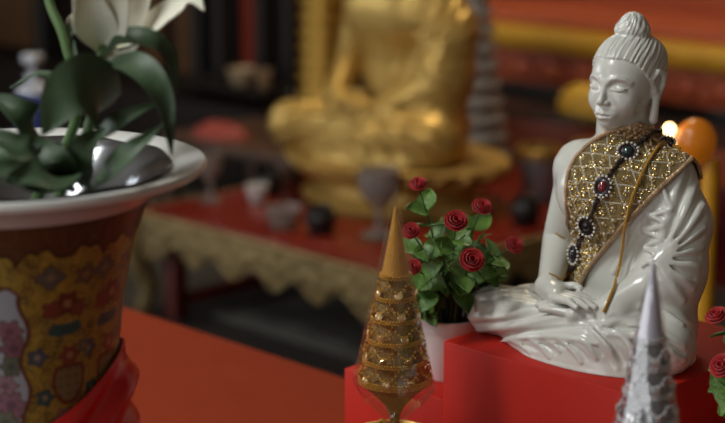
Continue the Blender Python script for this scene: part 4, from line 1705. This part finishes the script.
# gold tiered tower on a dark stand
M_GTIER = mat('gold_tiers', (.50, .29, .045), .4, metal=.6, noise=(30, (.36, .2, .03), .5))
st = empty('wooden_stand', (-2.77, 2.32, 0), 0, 'dark wooden stand behind the left end of the gilded table', 'stand')
mb = MB()
mb.box(-.50, .17, -.25, .17, .30, .33, .004)
mb.build('stand_top', M_DWOOD, st)
for x in (-.47, .14):
    for y in (-.22, .14):
        mb = MB()
        mb.box(x - .02, x + .02, y - .02, y + .02, 0, .30, .003)
        mb.build('leg', M_DWOOD, st)
tw = empty('tiered_tower', (-2.735, 2.305, .33), 0, 'gold tiered tower left of the gold statue reaching out of frame', 'ornament')
for k in range(14):
    r = .084 - .0010 * k
    z = .0005 + k * .046
    mb = MB()
    mb.lathe([(0, z), (r * .84, z), (r * .72, z + .026), (r * 1.08, z + .032), (r * 1.02, z + .044), (0, z + .046)], n=32)
    mb.build('tier', M_GTIER, tw)
mb = MB()
mb.lathe([(0, .648), (.030, .649), (.012, .70), (.002, .80)], n=16)
mb.build('spire', M_GTIER, tw)

# ------------------------------------------------------------------ stepped red altar behind
M_AR = mat('red_altar_paint', (.38, .085, .030), .5, noise=(4, (.33, .06, .02), .5))
M_ARC = mat('carved_red_relief', (.32, .035, .012), .5, noise=(26, (.42, .10, .03), .5), bump=(40, 1.))
M_GMOL = mat('gold_moulding_paint', (.62, .33, .022), .4, metal=.35, noise=(14, (.48, .24, .016), .5))
AX0, AX1 = -3.25, 2.2
al = empty('stepped_altar', ((AX0 + AX1) / 2, 3.5, 0), 0, 'red stepped altar with gold mouldings across the back of the hall', 'altar')
ac = np.array([(AX0 + AX1) / 2, 3.5, 0])


def apart(name, y0, y1, z0, z1, m, b=.004, x0=AX0, x1=AX1):
    mb = MB()
    mb.box(x0 - ac[0], x1 - ac[0], y0 - ac[1], y1 - ac[1], z0, z1, b)
    return mb.build(name, m, al)


apart('plinth', 2.78, 4.5, 0, .30, M_DRED)
apart('lower_step', 2.74, 4.5, .30, .425, M_AR)
apart('ledge', 2.72, 4.5, .425, .440, M_BLACK)
apart('shadow_strip', 3.02, 4.5, .44, .475, M_BLACK)  # black strip standing in for the shadowed gap above the ledge
apart('carved_riser', 3.00, 4.5, .475, .592, M_ARC)
apart('gold_moulding', 2.965, 4.5, .592, .668, M_GMOL, .014)
apart('upper_step', 3.02, 4.5, .668, .70, M_AR)
apart('upper_riser', 3.42, 4.5, .70, 1.0, M_AR)
apart('upper_moulding', 3.40, 4.5, 1.0, 1.06, M_GMOL, .012)
n = 0
for x in np.arange(AX0 + .09, AX1, .13):                               # leaf shaped bosses carved along the riser
    mb = MB()
    mb.ball((x - ac[0], 2.998 - ac[1], .533), 1, 12, sc=(.050, .016, .045))
    mb.ball((x + .065 - ac[0], 2.998 - ac[1], .520), 1, 10, sc=(.022, .012, .030))
    mb.build('carved_boss', M_ARC, al)
mb = MB()
G = []
for i in range(40):
    a = i * 2 * PI / 40
    G.append([[.150 * math.cos(a) * math.sin(t) ** .7 * (1 + .05 * math.sin(2 * a)), .055 * math.sin(a) * math.sin(t) ** .7, .0005 + .085 * (1 - (t / (PI / 2)) ** 2.5) * (1 + .06 * math.sin(7 * a))] for t in np.linspace(.01, PI / 2, 10)])
mb.grid(np.array(G), closed_u=True)
tag(mb.build('yellow_bundle', mat('yellow_cloth', (.62, .36, .03), .55, noise=(16, (.50, .27, .02), .5), bump=(20, .4)), None, (-2.09, 2.86, .44), sharp=80), 'golden yellow cloth bundle on the altar ledge left of the white head', 'cloth')

# ------------------------------------------------------------------ dark shrine screen at the left back
sc_ = empty('shrine_screen', (-4.2, 2.85, 0), 0, 'dark wooden shrine screen with black posts and red panels at the left back', 'screen')
so = np.array([-4.2, 2.85, 0])


def spart(name, x0, x1, y0, y1, z0, z1, m, b=.003):
    mb = MB()
    mb.box(x0 - so[0], x1 - so[0], y0 - so[1], y1 - so[1], z0, z1, b)
    return mb.build(name, m, sc_)


M_RPAN = mat('red_panel', (.20, .022, .010), .45, noise=(6, (.26, .035, .012), .5))
M_BACKB = mat('nearly_black_wood', (.010, .006, .005), .65, spec=.2)
M_OCH = mat('brown_panel', (.085, .038, .015), .5, noise=(9, (.13, .06, .022), .5))
spart('back_board', -5.9, -3.3, 2.86, 2.90, 0, 2.4, M_BACKB)
spart('plinth', -5.9, -3.3, 2.55, 2.86, 0, .33, M_BACKB)
for x0, x1, m in ((-3.735, -3.60, M_RPAN), (-3.51, -3.44, M_RPAN), (-4.14, -4.02, M_OCH), (-4.36, -4.22, M_OCH), (-5.5, -5.1, M_OCH)):
    spart('panel', x0, x1, 2.835, 2.858, .36, 2.2, m)
for x in (-3.79, -3.555, -3.41, -3.92, -4.45, -4.95):
    mb = MB()
    mb.lathe([(0, .33), (.038, .33), (.038, .37), (.030, .38), (.030, 2.2), (.040, 2.22), (.040, 2.3), (0, 2.3)], (x - so[0], 2.78 - so[1], 0), n=20)
    mb.build('post', M_BLACK, sc_)
spart('ledge', -3.85, -3.33, 2.56, 2.74, .385, .40, M_BACKB)
for x, z in ((-3.665, .78), (-5.0, .60)):
    mb = MB()
    mb.ball((x - so[0], 2.82 - so[1], z), 1, 14, sc=(.045, .02, .055))
    mb.build('gilt_rosette', M_BRASS, sc_)
lathed('pale_bowl', scaled(CUP, 1.3, 1.0), (-3.50, 2.63, .40), mat('pale_gold_glaze', (.42, .32, .20), .35, metal=.2), 'pale gold bowl on the ledge before a red panel', 'bowl')
lathed('pale_cup', scaled(CUP, .75, 1.1), (-3.38, 2.63, .40), mat('brown_glaze', (.24, .15, .08), .35), 'small brown cup beside the pale gold bowl', 'cup')

# bottle on a small stand behind the lilies
bs = empty('small_stand', (-2.24, .90, 0), 0, 'small dark stand behind the painted vase', 'stand')
mb = MB()
mb.box(-.10, .10, -.10, .10, .585, .61, .004)
mb.build('stand_top', M_BLACK, bs)
for x in (-.08, .08):
    for y in (-.08, .08):
        mb = MB()
        mb.box(x - .012, x + .012, y - .012, y + .012, 0, .585, .002)
        mb.build('leg', M_BLACK, bs)
pb = empty('pump_bottle', (-2.235, .895, .61), -.6, 'white pump bottle with blue label behind the lily leaves', 'bottle')
M_BWH = mat('white_plastic', (.50, .52, .58), .4)
mb = MB()
mb.lathe([(0, .0005), (.036, .0005), (.039, .006), (.039, .105), (.030, .120), (.014, .126), (0, .126)], n=36)
mb.build('bottle_body', M_BWH, pb)
mb = MB()
mb.lathe([(.0393, .014), (.0397, .016), (.0397, .098), (.0393, .100)], n=36, caps=False)
mb.build('label_band', mat('blue_label', (.030, .045, .20), .5), pb)
mb = MB()
mb.lathe([(0, .126), (.018, .126), (.018, .146), (.007, .150), (.007, .168), (.024, .172), (.026, .190), (.0, .194)], n=28)
mb.tube([(0, 0, .183), (.030, 0, .184), (.058, 0, .180)], [.010, .009, .007], 10)
mb.build('pump', M_BWH, pb)

# amber lamp on a yellow post behind the white statue
lp = empty('amber_lamp', (-.322, .803, 0), 0, 'glowing amber lamp on a yellow post behind the white statue', 'lamp')
M_YPOST = mat('yellow_paint', (.62, .30, .012), .45)
mb = MB()
mb.lathe([(0, 0), (.09, .0), (.09, .012), (.03, .025), (.0155, .04), (.0135, .80), (.0115, .836), (0, .838)], n=28)
mb.build('post', M_YPOST, lp)
mb = MB()
mb.ball((-.019, -.017, .862), .031, 24, sc=(1, 1, 1.15))
mb.build('globe', mat('amber_globe', (.45, .14, .008), .3, emit=((1, .27, .010), .12)), lp)
mb = MB()
mb.ball((-.050, -.040, .880), .009, 16)
mb.tube([(-.050, -.040, .873), (-.044, -.034, .850), (-.02, -.01, .834), (-.005, -.003, .830)], .003, 8)
mb.build('small_bulb', mat('warm_bulb', (1, .8, .5), .3, emit=((1, .72, .32), 6)), lp)
l = bpy.data.lights.new('amber_lamp_light', 'POINT')
l.energy = .06
l.color = (1, .55, .18)
l.shadow_soft_size = .02
o = bpy.data.objects.new('amber_lamp_light', l)
COL.objects.link(o)
o.location = (-.385, .755, .90)

# grey rug under the gilded table
mb = MB()
mb.box(-.33, .33, -.48, .48, .0005, .008, .003)
tag(mb.build('grey_rug', mat('grey_pile', (.13, .12, .10), .95, noise=(40, (.10, .09, .08), .5), bump=(400, .5)), None, ((GX0 + GX1) / 2, (GY0 + GY1) / 2, 0)), 'flat grey rug on the dark floor under the gilded table', 'rug')

# ceiling lamps that light the hall
M_LAMPF = mat('lamp_frame', (.6, .6, .6), .4)
for x, y, sx, sy, lb, cl, e in ((-1.0, -1.75, .55, 1.25, 'white ceiling lamp in front of the altar table', (1, .97, .9), 6), (-2.3, 2.2, 1.25, .55, 'warm ceiling lamp above the gilded table', (1, .86, .62), 6)):
    r = empty('ceiling_light', (x, y, ZC), 0, lb, 'ceiling light')
    mb = MB()
    mb.box(-sx / 2, sx / 2, -sy / 2, sy / 2, -.07, -.001, .006)
    mb.build('frame', M_LAMPF, r)
    mb = MB()
    mb.box(-sx / 2 + .02, sx / 2 - .02, -sy / 2 + .02, sy / 2 - .02, -.078, -.0705, .002)
    mb.build('diffuser', mat('lit_diffuser', (.9, .9, .9), .5, emit=(cl, e)), r)
